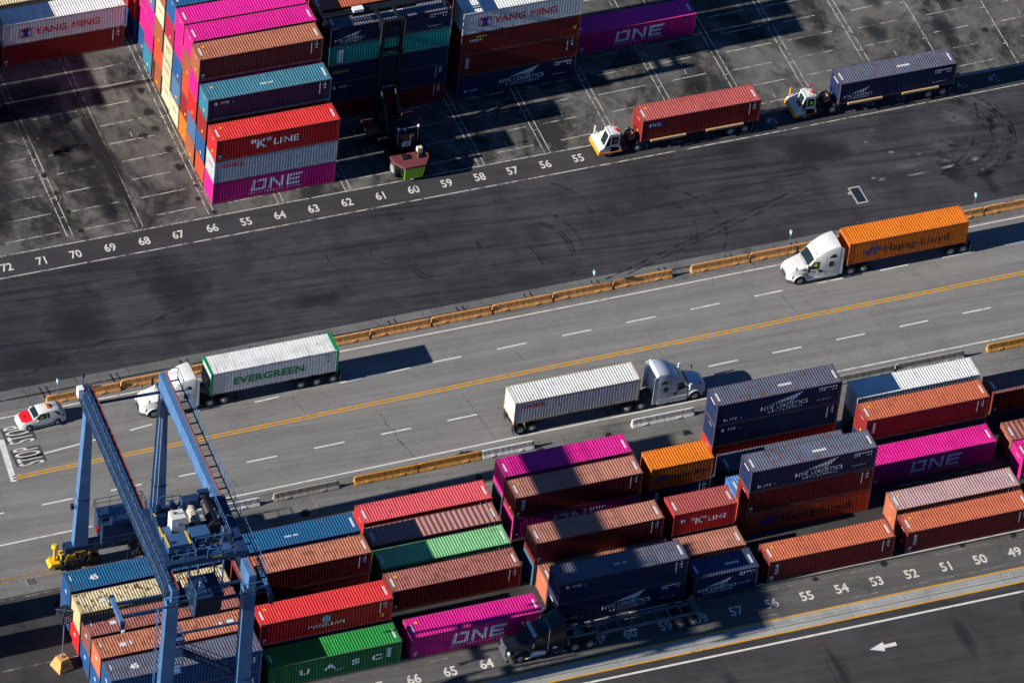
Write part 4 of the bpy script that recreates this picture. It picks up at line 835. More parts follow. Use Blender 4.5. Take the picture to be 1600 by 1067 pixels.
def loft(secs, m=None):
    m = m or MB(); n = 12; vs = []
    for s_ in secs: vs += ring(s_)
    fs = [(i * n + j, i * n + j + 1, (i + 1) * n + j + 1, (i + 1) * n + j) for i in range(len(secs) - 1) for j in range(n - 1)]
    fs += [(i * n + n - 1, i * n, (i + 1) * n, (i + 1) * n + n - 1) for i in range(len(secs) - 1)]
    fs += [tuple(range(n)), tuple(range((len(secs) - 1) * n, len(secs) * n))]
    return m.add(vs, fs)
def sec_at(secs, x):
    secs = sorted(secs, key=lambda s_: -s_[0])
    for a, b in zip(secs, secs[1:]):
        if b[0] <= x <= a[0]:
            t = (x - a[0]) / (b[0] - a[0]) if a[0] != b[0] else 0
            return tuple(p + (q - p) * t for p, q in zip(a, b))
    return secs[0] if x > secs[0][0] else secs[-1]
def side_y(secs, x, z, off=0.012):
    r_ = ring(sec_at(secs, x))[:4]
    for (x0, y0, z0), (x1, y1, z1) in zip(r_, r_[1:]):
        if z0 <= z <= z1 + 1e-6: return y0 + (y1 - y0) * (z - z0) / max(1e-6, z1 - z0) - off
    return r_[-1][1] - off
def side_patch(m, secs, poly, sg=-1, off=0.014):
    vs = [(x, side_y(secs, x, z, off) * (1 if sg < 0 else -1), z) for x, z in poly]; m.add(vs, [tuple(range(len(vs)))])
def top_patch(m, secs, x0, x1, j0, j1, off=0.015, inset=0.0):
    a, b = ring(sec_at(secs, x0)), ring(sec_at(secs, x1)); vs = []
    d = Vector((x1 - x0, 0, b[5][2] - a[5][2])).normalized(); nrm = Vector((-d.z, 0, d.x)); nrm = nrm if nrm.z > 0 else -nrm
    n = j1 - j0 + 1
    for rg, k in ((a, 1), (b, 1)):
        for j in range(j0, j1 + 1):
            p = Vector(rg[j]); p.y *= (1 - inset); vs.append(p + nrm * off)
    m.add(vs, [(i, i + 1, n + i + 1, n + i) for i in range(n - 1)])

def sleeper_truck(label, x, y, rz, paintm, tandem=(-6.5, -7.85), extra=None, hivis=False):
    t = thing("sleeper_truck", label, "truck", (x, y, -0.008), rz, "highway trucks with sleeper cabs")
    S_ = [(0.0, 0.62, 0.55, 0.62, 1.28, 0.10, 0.01), (-0.06, 0.86, 0.74, 0.58, 1.42, 0.16, 0.02), (-0.35, 1.06, 0.92, 0.58, 1.58, 0.22, 0.05), (-0.60, 1.12, 0.96, 0.72, 1.66, 0.22, 0.06), (-0.80, 1.15, 0.98, 1.10, 1.72, 0.22, 0.06), (-1.55, 1.15, 1.02, 1.12, 1.93, 0.22, 0.06),
          (-1.75, 1.13, 1.04, 0.72, 1.97, 0.20, 0.05), (-1.85, 1.12, 1.05, 0.55, 2.00, 0.18, 0.05), (-2.12, 1.14, 1.06, 0.50, 2.30, 0.20, 0.06), (-2.52, 1.15, 1.08, 0.46, 2.80, 0.24, 0.08), (-2.68, 1.16, 1.09, 0.46, 2.94, 0.28, 0.08),
          (-3.1, 1.20, 1.12, 0.46, 3.30, 0.30, 0.08), (-3.6, 1.22, 1.15, 0.46, 3.62, 0.30, 0.06), (-4.2, 1.23, 1.18, 0.46, 3.85, 0.28, 0.05), (-4.7, 1.23, 1.20, 0.46, 3.93, 0.24, 0.04), (-4.98, 1.23, 1.20, 0.46, 3.94, 0.22, 0.04)]
    loft(S_).build("body", paintm, t, 35)
    g = MB(); top_patch(g, S_, -1.90, -2.48, 3, 8, 0.012, 0.04); g.build("windshield", V_GLASS, t)
    for sg_ in (-1, 1):
        g = MB(); side_patch(g, S_, [(-1.98, 1.66), (-2.96, 1.60), (-2.98, 2.46), (-2.44, 2.48)], sg_); g.build("side_window", V_GLASS, t)
        g = MB(); side_patch(g, S_, [(-3.95, 1.66), (-4.42, 1.66), (-4.42, 2.30), (-3.95, 2.30)], sg_); g.build("sleeper_window", V_GLASS, t)
        g = MB(); side_patch(g, S_, [(-3.85, 2.70), (-4.70, 2.66), (-4.70, 2.86), (-4.50, 3.14), (-4.22, 3.10)], sg_); g.build("sleeper_window", V_GLASS, t)
        g = MB(); side_patch(g, S_, [(-3.02, 0.80), (-3.06, 0.80), (-3.06, 2.45), (-3.02, 2.45)], sg_, 0.006); side_patch(g, S_, [(-1.90, 0.9), (-1.94, 0.9), (-1.94, 1.72), (-1.90, 1.72)], sg_, 0.006); side_patch(g, S_, [(-3.70, 0.7), (-3.73, 0.7), (-3.73, 3.0), (-3.70, 3.0)], sg_, 0.006); side_patch(g, S_, [(-1.95, 0.98), (-4.9, 0.95), (-4.9, 0.98), (-1.95, 1.01)], sg_, 0.006); side_patch(g, S_, [(-2.72, 2.75), (-4.9, 2.60), (-4.9, 2.63), (-2.72, 2.78)], sg_, 0.006); g.build("door_seam", V_BLK, t)
        g = MB(); g.box(-3.0, sg_ * 1.20 - 0.03, 1.38, -2.86, sg_ * 1.20 + 0.03, 1.44); g.build("door_handle", V_BLK, t)
        g = MB(); side_patch(g, S_, [(-3.05, 1.15), (-3.35, 1.15), (-3.35, 1.45), (-3.05, 1.45)], sg_); g.build("vent", V_BLK, t)
        m = MB(); m.bar((-1.95, sg_ * 1.10, 1.95), (-1.80, sg_ * 1.42, 2.0), 0.05); m.box(-1.92, sg_ * 1.42 - 0.08, 1.62, -1.74, sg_ * 1.42 + 0.08, 2.38); m.build("mirror", V_BLK if paintm is V_WHITE else paintm, t)
        m = MB(); m.bar((-0.75, sg_ * 0.92, 1.68), (-0.72, sg_ * 1.10, 1.98), 0.03); m.box(-0.78, sg_ * 1.10 - 0.09, 1.92, -0.70, sg_ * 1.10 + 0.09, 2.16); m.build("hood_mirror", V_BLK, t)
        m = MB(); m.hexa([(-0.02, sg_ * 0.78, 0.88), (-0.34, sg_ * 1.07, 0.88), (-0.34, sg_ * 1.10, 0.90), (-0.02, sg_ * 0.84, 0.90)], [(-0.10, sg_ * 0.72, 1.12), (-0.42, sg_ * 1.03, 1.20), (-0.42, sg_ * 1.06, 1.20), (-0.10, sg_ * 0.78, 1.12)]); m.build("headlight", V_LAMP, t)
        m = MB(); n_ = 10; pr = []
        for i in range(n_ + 1):
            a = math.pi * (0.02 + 0.96 * i / n_); pr.append((-1.18 + 0.70 * math.cos(a), 0.52 + 0.68 * math.sin(a)))
        pr2 = [(-1.18 + (p[0] + 1.18) * 0.88, 0.52 + (p[1] - 0.52) * 0.88) for p in pr]
        for i in range(n_): m.hexa([(pr[i][0], sg_ * 1.02, pr[i][1]), (pr[i + 1][0], sg_ * 1.02, pr[i + 1][1]), (pr2[i + 1][0], sg_ * 1.02, pr2[i + 1][1]), (pr2[i][0], sg_ * 1.02, pr2[i][1])], [(pr[i][0], sg_ * 1.24, pr[i][1]), (pr[i + 1][0], sg_ * 1.24, pr[i + 1][1]), (pr2[i + 1][0], sg_ * 1.24, pr2[i + 1][1]), (pr2[i][0], sg_ * 1.24, pr2[i][1])])
        m.build("fender", paintm, t, 30)
        m = MB(); m.box(-4.95, sg_ * 1.19 - 0.05, 0.40, -1.95, sg_ * 1.19 + 0.05, 0.62) if paintm is V_WHITE else [m.box(a, sg_ * 1.12 - 0.12, 0.35, b, sg_ * 1.12 + 0.12, 0.92) for a, b in ((-4.9, -3.9), (-3.75, -3.3), (-3.2, -2.0))]
        m.build("side_skirt", paintm, t)
        m = MB(); m.hexa([(-4.96, sg_ * 1.16, 0.5), (-5.42, sg_ * 1.20, 0.5), (-5.42, sg_ * 1.24, 0.5), (-4.96, sg_ * 1.22, 0.5)], [(-4.96, sg_ * 1.14, 3.86), (-5.38, sg_ * 1.17, 3.6), (-5.38, sg_ * 1.21, 3.6), (-4.96, sg_ * 1.19, 3.86)]); m.build("side_extender", paintm, t)
    m = MB(); top_patch(m, S_, -2.60, -2.74, 2, 9, 0.03, -0.01); m.build("sun_visor", paintm, t)
    m = MB(); top_patch(m, S_, -0.70, -0.72, 3, 8, 0.006); top_patch(m, S_, -1.70, -1.73, 2, 9, 0.008); top_patch(m, S_, -2.86, -2.90, 3, 8, 0.006); m.build("panel_seam", V_GREY, t)
    for k in range(5):
        m = MB(); m.lathe([(0.05, 0), (0.05, 0.05), (0.02, 0.07)], 'z', (-2.78, -0.72 + k * 0.36, ring(sec_at(S_, -2.78))[4][2] + 0.05), 8); m.build("marker_lamp", V_AMB, t)
    m = MB(); m.box(-1.86, -0.7, 2.02, -1.80, 0.05, 2.06); m.box(-1.86, 0.1, 2.02, -1.80, 0.75, 2.06); m.build("wiper", V_BLK, t)
    m = MB(); m.hexa([(0.03, -0.56, 0.68), (0.03, 0.56, 0.68), (-0.04, 0.60, 0.68), (-0.04, -0.60, 0.68)], [(-0.02, -0.50, 1.36), (-0.02, 0.50, 1.36), (-0.12, 0.56, 1.40), (-0.12, -0.56, 1.40)])
    gr = m.build("grille", pmat("grille_blue_chrome", (0.20, 0.25, 0.42), 0.3, 0.6), t); m = MB()
    for k in range(6): z = 0.76 + k * 0.10; m.box(0.045 - k * 0.01, -0.47, z, 0.052 - k * 0.01, 0.47, z + 0.045)
    m.build("grille_slats", V_BLK, gr)
    m = MB(); m.hexa([(0.06, -0.80, 0.30), (-0.45, -1.18, 0.30), (-0.45, 1.18, 0.30), (0.06, 0.80, 0.30)], [(0.04, -0.84, 0.64), (-0.52, -1.17, 0.66), (-0.52, 1.17, 0.66), (0.04, 0.84, 0.64)]); m.build("bumper", pmat("bumper_dark_plastic", (0.05, 0.06, 0.06), 0.6), t)
    m = MB()
    for sg_ in (-1, 1): m.box(min(-8.35, tandem[-1] - 0.6), sg_ * 0.43 - 0.05, 0.62, -0.6, sg_ * 0.43 + 0.05, 0.90)
    for k in (-5.3, -5.9, -7.2, -8.3): m.box(k - 0.06, -0.4, 0.66, k + 0.06, 0.4, 0.86)
    m.box(-1.5, -0.35, 0.5, -0.8, 0.35, 1.1); m.box(-5.6, -0.55, 0.9, -5.2, 0.55, 0.98); m.tube((-5.15, 0.5, 1.4), (-5.6, 0.3, 1.0), 0.03); m.tube((-5.15, -0.3, 1.5), (-5.65, 0.0, 1.0), 0.03); m.tube((-1.18, -1.0, 0.51), (-1.18, 1.0, 0.51), 0.08)
    for ax in tandem: m.tube((ax, -1.0, 0.51), (ax, 1.0, 0.51), 0.10)
    m.build("chassis_frame", V_BLK, t)
    m = MB(); m.lathe([(0.48, 0.0), (0.48, 0.08), (0.30, 0.1)], 'z', (sum(tandem) / len(tandem), 0, 1.02), 20); m.build("fifth_wheel", V_GREY, t)
    for sg_ in (-1, 1):
        wheel(t, -1.18, sg_ * 1.05, 0.51, 0.29)
        for ax in tandem: wheel(t, ax, sg_ * 1.05, 0.51, 0.28, dual=True)
    if hivis:
        m = MB(); m.hexa([(-2.35, -0.75, 1.55), (-2.65, -0.75, 1.55), (-2.65, -0.35, 1.55), (-2.35, -0.35, 1.55)], [(-2.42, -0.72, 2.1), (-2.62, -0.72, 2.1), (-2.62, -0.38, 2.1), (-2.42, -0.38, 2.1)])
        g = MB(); side_patch(g, S_, [(-2.42, 1.95), (-2.78, 1.95), (-2.80, 2.28), (-2.55, 2.30)], 1 if abs(rz) > 1 else -1, 0.020); g.build("driver_vest", V_HIVIS, t)
    return t, S_

def skeletal(label, x, y, rz, L=12.3, axles=(10.6, 11.9), z=1.40, group="container trailers", guides=False, matf=V_BLK, gear=2.6):
    """chassis trailer: origin under its front end, extends to -x"""
    t = thing("container_chassis", label, "trailer", (x, y, -0.008), rz, group)
    m = MB()
    for sg_ in (-1, 1): m.box(-L, sg_ * 0.45 - 0.07, z - 0.40, 0, sg_ * 0.45 + 0.07, z - 0.12)
    for k in range(9): xx = -0.3 - k * (L - 0.5) / 8; m.box(xx - 0.05, -0.40, z - 0.36, xx + 0.05, 0.40, z - 0.16)
    for xx in (-0.12, -L + 0.12): m.box(xx - 0.12, -1.19, z - 0.30, xx + 0.12, 1.19, z - 0.03)
    for xx in axles: m.tube((-xx, -1.0, 0.51), (-xx, 1.0, 0.51), 0.09); m.box(-xx - 0.1, -0.5, 0.5, -xx + 0.1, 0.5, z - 0.4)
    m.build("frame", matf, t)
    for sg_ in (-1, 1):
        m = MB(); m.box(-gear - 0.08, sg_ * 0.75 - 0.08, 0.12, -gear + 0.08, sg_ * 0.75 + 0.08, z - 0.2); m.box(-gear - 0.16, sg_ * 0.75 - 0.14, 0.05, -gear + 0.16, sg_ * 0.75 + 0.14, 0.12); m.bar((-gear, sg_ * 0.75, z - 0.35), (-gear - 0.9, sg_ * 0.45, z - 0.3), 0.06); m.build("landing_leg", matf, t)
        m = MB(); m.box(-axles[-1] - 0.70, sg_ * 1.0 - 0.30, 0.25, -axles[-1] - 0.66, sg_ * 1.0 + 0.30, z - 0.35); m.build("mud_flap", V_BLK, t)
        m = MB(); m.box(-L - 0.03, sg_ * 0.95 - 0.15, z - 0.24, -L + 0.0, sg_ * 0.95 + 0.15, z - 0.12); m.build("tail_lamp", V_REDL, t)
        for xx in axles: wheel(t, -xx, sg_ * 1.02, 0.51, 0.28, dual=True)
        if guides:
            for a, b in ((1.3, 4.9), (7.0, 10.8)):
                m = MB(); m.box(-b, sg_ * 1.42 - 0.09, z + 0.02, -a, sg_ * 1.42 + 0.09, z + 0.22)
                for q in (a + 0.3, (a + b) / 2, b - 0.3): m.hexa([(-q - 0.06, sg_ * 0.5, z - 0.38), (-q + 0.06, sg_ * 0.5, z - 0.38), (-q + 0.06, sg_ * 0.5, z - 0.2), (-q - 0.06, sg_ * 0.5, z - 0.2)], [(-q - 0.06, sg_ * 1.42, z - 0.05), (-q + 0.06, sg_ * 1.42, z - 0.05), (-q + 0.06, sg_ * 1.42, z + 0.10), (-q - 0.06, sg_ * 1.42, z + 0.10)])
                m.build("guide_rail", V_TAN, t)
    return t
PI = math.pi
GT = "containers riding on trucks"
# white truck with the green lettered reefer
sleeper_truck("white sleeper cab truck partly behind the blue crane girder", -15.6, -24.85, PI, V_WHITE, (-5.0, -6.5, -7.85))
skeletal("tri axle chassis trailer under the green lettered white container", -9.0, -24.85, PI, 12.1, (8.6, 10.15, 11.7), 1.42)
t = box("white smooth sided EVERGREEN container with green ends on a truck", -9.15, -26.07, 1, 'white', z=1.43, reefer=True, logo='', codes='', framecol='white', group=GT)
V_EG = pmat("evergreen_green", (0.0, 0.23, 0.075), 0.45)
m = MB(); L_ = 12.192
for x0, x1 in ((-0.012, 0.20), (L_ - 0.34, L_ + 0.012)):
    m.box(x0, -0.010, 0.0, x1 if x0 < 0 else x1, 0.13, H + 0.004) if x0 < 0 else m.box(L_ - 0.2, -0.010, 0, x1, 0.13, H + 0.004)
    m.box(x0, W - 0.13, 0, x1, W + 0.010, H + 0.004); m.box(x0, 0.13, H - 0.16, x1, W - 0.13, H + 0.004); m.box(x0, 0.13, -0.002, x1, W - 0.13, 0.16)
m.build("end_frame", V_EG, t)
m = MB(); m.box(-0.006, 0.14, 0.18, 0.05, W - 0.14, 1.55); ru = m.build("cooling_unit", pmat("cooling_unit_dark", (0.03, 0.035, 0.04), 0.5, 0.3), t); m = MB(); m.lathe([(0.38, 0.0), (0.38, -0.02)], 'x', (-0.008, 1.2, 1.05), 20); m.box(-0.03, 0.25, 0.25, -0.006, 0.9, 0.7); m.build("fan_grille", V_GREY, ru)
d = text2d("EVERGREEN", 0.78, 0.045, wid=1.12, space=1.04); obj("logo", side_logo('ever', d, 5.55, 1.24, 12.1, False), V_EG, t)
d = polys2d([rect2(0.0 + 0.16 * k, 0.9, 0.05, 0.08) for k in range(5)] + [rect2(0.3, 0.72, 0.15, 0.06), rect2(0.3, 0.38, 0.07, 0.16), rect2(0.62, 0.38, 0.07, 0.16), rect2(0.3, 0.08, 0.11, 0.16)]); obj("id_marking", side_logo('evm', d, 10.9, 1.35, 12.1, False), V_EG, t)
# white truck with the orange container
sleeper_truck("white sleeper cab truck pulling the orange Hapag-Lloyd container", 47.95, -24.0, PI, V_WHITE, (-6.35, -7.65), hivis=True)
skeletal("chassis trailer under the orange Hapag-Lloyd container on the road", 53.9, -24.03, PI, 12.2, (10.6, 11.9), 1.42)
box("bright orange Hapag-Lloyd container riding on a truck on the road", 53.75, -25.28, 1, 'orange', z=1.43, logo='hapag', codes='', group=GT)
# silver truck with the white container, heading right
sleeper_truck("bluish white sleeper cab truck heading right beside the barriers", 34.95, -35.85, 0.0, V_SILV, (-6.45, -7.8))
skeletal("chassis trailer under the white OOCL container", 28.15, -35.85, 0.0, 12.1, (10.25, 11.4), 1.42)
box("rust edged white OOCL container riding on a truck beside the barriers", 15.95, -37.07, 1, 'white', z=1.43, logo='oocl', codes='', rust=0.30, group=GT, framecol='beige', rlo=0.60)

def yard_truck(label, x, y, rz, seed):
    t = thing("yard_tractor", label, "truck", (x, y, -0.008), rz, "white yard tractors")
    m = MB(); m.prism([(-0.13, 0.62), (-2.3, 0.62), (-2.3, 1.1), (-0.75, 1.36), (-0.13, 1.06)], 'y', -1.2, 1.2); m.build("front_deck", V_WHITE, t)
    m = MB(); m.hexa([(0.0, -1.22, 0.48), (-0.16, -1.22, 0.48), (-0.16, 1.22, 0.48), (0, 1.22, 0.48)], [(0.0, -1.22, 0.84), (-0.16, -1.22, 0.88), (-0.16, 1.22, 0.88), (0, 1.22, 0.84)]); m.box(-0.55, 1.18, 0.45, -0.1, 1.245, 0.7); m.build("bumper", V_ORB, t)
    # cab on the driver's left (+y local), raked windscreen
    ya, yb = 0.02, 1.20
    pr = [(-0.42, 1.10), (-2.05, 0.62), (-2.05, 2.78), (-1.15, 2.78)]
    m = MB(); m.prism([(-0.38, 0.70), (-2.08, 0.62), (-2.08, 2.74), (-0.98, 2.80), (-0.52, 1.30), (-0.40, 1.22)], 'y', ya, yb); cab = m.build("cab", V_WHITE, t)
    m = MB(); m.hexa([(-0.538, ya + 0.14, 1.45), (-0.538, yb - 0.14, 1.45), (-0.60, yb - 0.14, 1.45), (-0.60, ya + 0.14, 1.45)], [(-0.905, ya + 0.14, 2.64), (-0.905, yb - 0.14, 2.64), (-0.97, yb - 0.14, 2.64), (-0.97, ya + 0.14, 2.64)])
    m.build("windshield", V_GLASS, t)
    for yy, e in ((yb, 0.012), (ya, -0.012)):
        m = MB(); m.add([(-0.66, yy + e, 1.42), (-1.12, yy + e, 1.42), (-1.12, yy + e, 2.5), (-0.98, yy + e, 2.5)], [(0, 1, 2, 3)]); m.build("quarter_window", V_GLASS, t)
        m = MB(); m.add([(-1.24, yy + e, 1.55), (-1.92, yy + e, 1.60), (-1.92, yy + e, 2.45), (-1.24, yy + e, 2.5)], [(0, 1, 2, 3)]); m.build("side_window", V_GLASS, t)
    m = MB(); m.add([(-1.52, yb + 0.018, 1.80), (-1.78, yb + 0.018, 1.80), (-1.78, yb + 0.018, 2.12), (-1.55, yb + 0.018, 2.16)], [(0, 1, 2, 3)]); m.build("driver_vest", V_HIVIS if seed else V_AMB, t)
    m = MB(); m.box(-1.3, yb - 0.02, 0.62, -2.1, yb + 0.06, 0.74) if False else m.box(-2.4, 1.20, 0.55, -0.6, 1.30, 0.66); m.build("step_rail", pmat("step_orange", (0.42, 0.13, 0.02), 0.6), t)
    m = MB(); m.box(-2.16, 0.95, 0.9, -2.09, 1.15, 2.1); m.build("grab_panel", V_ORB, t)
    m = MB(); m.box(-2.05, 0.1, 2.78, -1.3, 1.1, 2.83); m.box(-1.7, 0.3, 2.83, -1.5, 0.75, 2.86); m.build("roof", V_WHITE, cab)
    m = MB(); m.tube((-1.9, 0.2, 2.8), (-1.9, 0.2, 3.35), 0.04); m.lathe([(0.09, 0), (0.09, 0.14), (0.03, 0.18)], 'z', (-1.9, 0.2, 3.3), 10); m.box(-2.0, 0.45, 2.83, -1.8, 0.95, 2.95); m.build("beacon", V_REDL, t)
    m = MB(); m.tube((-2.0, -0.35, 1.1), (-2.0, -0.35, 3.1), 0.07, 8); m.tube((-2.0, -0.35, 2.3), (-2.0, -0.35, 2.95), 0.11, 8); m.build("exhaust_stack", V_CHROME, t)
    m = MB(); m.prism([(-0.7, 1.12), (-2.2, 1.0), (-2.2, 1.75), (-0.95, 1.45)], 'y', -1.1, -0.05); m.build("engine_cover", V_WHITE, t)
    m = MB(); m.lathe([(0.22, 0), (0.24, 0.3), (0.15, 0.42)], 'z', (-1.8, -0.75, 1.7), 12); m.box(-2.0, -1.0, 1.7, -1.4, -0.5, 1.95); m.build("air_cleaner", V_WHITE, t)
    m = MB(); m.tube((-0.3, -1.05, 0.9), (-0.45, -1.1, 2.0), 0.05); m.box(-0.52, -1.2, 1.55, -0.4, -1.0, 2.2); m.build("mirror_post", V_WHITE if not seed else V_ORB, t)
    m = MB()
    for sg_ in (-1, 1): m.box(-4.9, sg_ * 0.45 - 0.08, 0.6, -2.1, sg_ * 0.45 + 0.08, 0.95)
    m.box(-3.0, -1.1, 0.35, -2.3, -0.5, 0.95); m.box(-3.1, 0.5, 0.35, -2.4, 1.1, 0.95); m.box(-4.6, -0.55, 0.92, -3.3, 0.55, 1.12); m.box(-4.9, -0.9, 0.95, -4.6, 0.9, 1.05)
    for k in range(4): m.tube((-2.3, -0.4 + k * 0.25, 1.5), (-3.4, -0.3 + k * 0.2, 1.15), 0.025, 6)
    m.tube((-4.05, -1.0, 0.52), (-4.05, 1.0, 0.52), 0.11); m.tube((-1.15, -1.0, 0.5), (-1.15, 1.0, 0.5), 0.1); m.box(-2.9, -0.9, 0.95, -2.45, 0.9, 1.35)
    m.build("chassis_frame", V_BLK, t)
    m = MB(); m.box(-2.62, -0.85, 1.35, -2.5, -0.35, 1.85); m.build("headboard", pmat("headboard_tan", (0.62, 0.46, 0.16), 0.6), t)
    m = MB(); m.box(-3.95, -0.5, 1.12, -3.4, -0.4, 1.3); m.box(-3.95, 0.4, 1.12, -3.4, 0.5, 1.3); m.box(-4.0, -0.5, 1.2, -3.9, 0.5, 1.36); m.build("lift_boom", V_TAN, t)
    for sg_ in (-1, 1): wheel(t, -1.15, sg_ * 1.02, 0.50, 0.30, V_GREY); wheel(t, -4.05, sg_ * 1.02, 0.52, 0.28, dual=True)
    return t
yard_truck("white yard tractor with an orange bumper pulling the brick red MOL container", 37.35, -2.35, PI, 0)
skeletal("yard chassis with tan guide rails under the brick red MOL container", 41.2, -2.5, PI, 12.6, (9.7, 11.2), 1.36, guides=True, gear=3.4)
box("brick red MOL container on a yard chassis behind the first white yard tractor", 41.5, -3.77, 1, 'darkred', z=1.37, roof='oldred', logo='mol', sticker=True, group=GT)
yard_truck("white yard tractor with yellow mirror and orange bumper pulling the navy container", 57.6, -2.15, PI, 1)
skeletal("yard chassis with tan guide rails under the navy container on the yard lane", 61.6, -2.45, PI, 12.7, (10.0, 11.5), 1.36, guides=True, gear=3.4)
box("navy container with a grey blue roof on a yard chassis in the upper right", 61.95, -3.72, 1, 'navy', z=1.37, logo='nykleft', codes='nyk', group=GT)

# black conventional truck with the empty chassis
def black_truck():
    t = thing("conventional_truck", "black long nosed truck with an empty chassis in the shade of the navy stack", "truck", (5.25, -62.95, -0.008), PI)
    S_ = [(0.0, 0.62, 0.55, 0.70, 1.50, 0.12, 0.02), (-0.06, 0.75, 0.66, 0.70, 1.60, 0.16, 0.03), (-0.9, 0.85, 0.74, 1.10, 1.72, 0.2, 0.05), (-1.9, 0.98, 0.88, 1.10, 1.92, 0.2, 0.05), (-2.05, 1.04, 0.98, 0.70, 1.96, 0.18, 0.04), (-2.15, 1.06, 1.0, 0.60, 2.0, 0.16, 0.04), (-2.60, 1.08, 1.03, 0.55, 2.72, 0.2, 0.06), (-2.75, 1.08, 1.04, 0.55, 2.80, 0.22, 0.06),
          (-3.6, 1.10, 1.06, 0.55, 2.86, 0.25, 0.06), (-3.75, 1.12, 1.08, 0.55, 2.95, 0.28, 0.06), (-4.6, 1.15, 1.10, 0.55, 3.55, 0.35, 0.08), (-5.2, 1.15, 1.12, 0.55, 3.72, 0.30, 0.06), (-5.35, 1.15, 1.12, 0.55, 3.70, 0.28, 0.05)]
    loft(S_).build("body", V_DARK, t, 35)
    g = MB(); top_patch(g, S_, -2.2, -2.55, 3, 8, 0.012, 0.03); g.build("windshield", V_GLASS, t)
    g = MB(); top_patch(g, S_, -3.85, -4.95, 4, 7, 0.02, 0.1); g.build("fairing_panel", pmat("fairing_grey", (0.06, 0.07, 0.085), 0.3), t)
    for sg_ in (-1, 1):
        g = MB(); side_patch(g, S_, [(-2.4, 1.85), (-3.1, 1.85), (-3.1, 2.45), (-2.62, 2.48)], sg_); g.build("side_window", V_GLASS, t)
        m = MB(); m.prism([(-0.35, 0.75), (-0.5, 1.05), (-0.85, 1.25), (-1.5, 1.25), (-1.85, 1.05), (-2.1, 0.62), (-1.95, 0.62), (-1.72, 0.98), (-1.45, 1.12), (-0.9, 1.12), (-0.65, 0.95), (-0.5, 0.7)], 'y', sg_ * 0.85, sg_ * 1.22); m.build("fender", V_DARK, t, 30)
        m = MB(); m.lathe([(0.17, 0), (0.17, -0.15), (0.08, -0.2)], 'x', (-0.12, sg_ * 0.90, 1.15), 14); m.build("headlight", V_LAMP, t)
        m = MB(); m.tube((-3.72, sg_ * 1.17, 0.9), (-3.72, sg_ * 1.17, 3.5), 0.075, 8); m.build("exhaust_stack", V_CHROME, t)
        m = MB(); m.lathe([(0.30, 0), (0.32, 0.05), (0.32, 1.35), (0.30, 1.4)], 'x', (-3.55, sg_ * 0.98, 0.62), 16); m.build("fuel_tank", V_CHROME, t)
        m = MB(); m.box(-4.6, sg_ * 1.14 - 0.04, 0.95, -4.2, sg_ * 1.14 + 0.04, 1.2); m.build("tool_box", V_LAMP if sg_ > 0 else V_BLK, t)
        m = MB(); m.bar((-2.3, sg_ * 1.05, 2.2), (-2.2, sg_ * 1.35, 2.2), 0.04); m.box(-2.28, sg_ * 1.35 - 0.08, 1.75, -2.16, sg_ * 1.35 + 0.08, 2.3); m.build("mirror", V_CHROME, t)
        wheel(t, -1.2, sg_ * 1.04, 0.51, 0.29)
        for ax in (-6.35, -7.75): wheel(t, ax, sg_ * 1.04, 0.51, 0.28, dual=True)
    m = MB(); m.hexa([(0.04, -0.58, 0.72), (0.04, 0.58, 0.72), (-0.03, 0.6, 0.72), (-0.03, -0.6, 0.72)], [(0.0, -0.52, 1.55), (0.0, 0.52, 1.55), (-0.08, 0.54, 1.62), (-0.08, -0.54, 1.62)]); m.build("grille", V_CHROME, t)
    m = MB(); m.box(-0.15, -1.15, 0.35, 0.10, 1.15, 0.70); m.build("bumper", V_CHROME, t)
    m = MB(); m.hexa([(-2.35, -0.95, 2.62), (-2.35, 0.95, 2.62), (-2.62, 0.98, 2.74), (-2.62, -0.98, 2.74)], [(-2.33, -0.95, 2.68), (-2.33, 0.95, 2.68), (-2.62, 0.98, 2.80), (-2.62, -0.98, 2.80)]); m.build("sun_visor", V_CHROME, t)
    for k in range(5):
        m = MB(); m.lathe([(0.06, 0), (0.06, 0.05), (0.02, 0.08)], 'z', (-2.72, -0.8 + k * 0.4, 2.86), 8); m.build("marker_lamp", V_AMB, t)
    m = MB()
    for sg_ in (-1, 1): m.box(-8.5, sg_ * 0.43 - 0.05, 0.62, -0.4, sg_ * 0.43 + 0.05, 0.90)
    m.box(-1.6, -0.35, 0.5, -0.6, 0.35, 1.1); m.tube((-1.2, -1, .51), (-1.2, 1, .51), 0.08)
    for ax in (-6.35, -7.75): m.tube((ax, -1.0, 0.51), (ax, 1.0, 0.51), 0.10)
    m.box(-6.1, -0.5, 0.9, -5.6, 0.5, 1.2); m.build("chassis_frame", V_BLK, t)
    m = MB(); m.lathe([(0.48, 0.0), (0.48, 0.08), (0.30, 0.1)], 'z', (-7.05, 0, 0.94), 20); m.build("fifth_wheel", V_GREY, t)
    return t
black_truck()
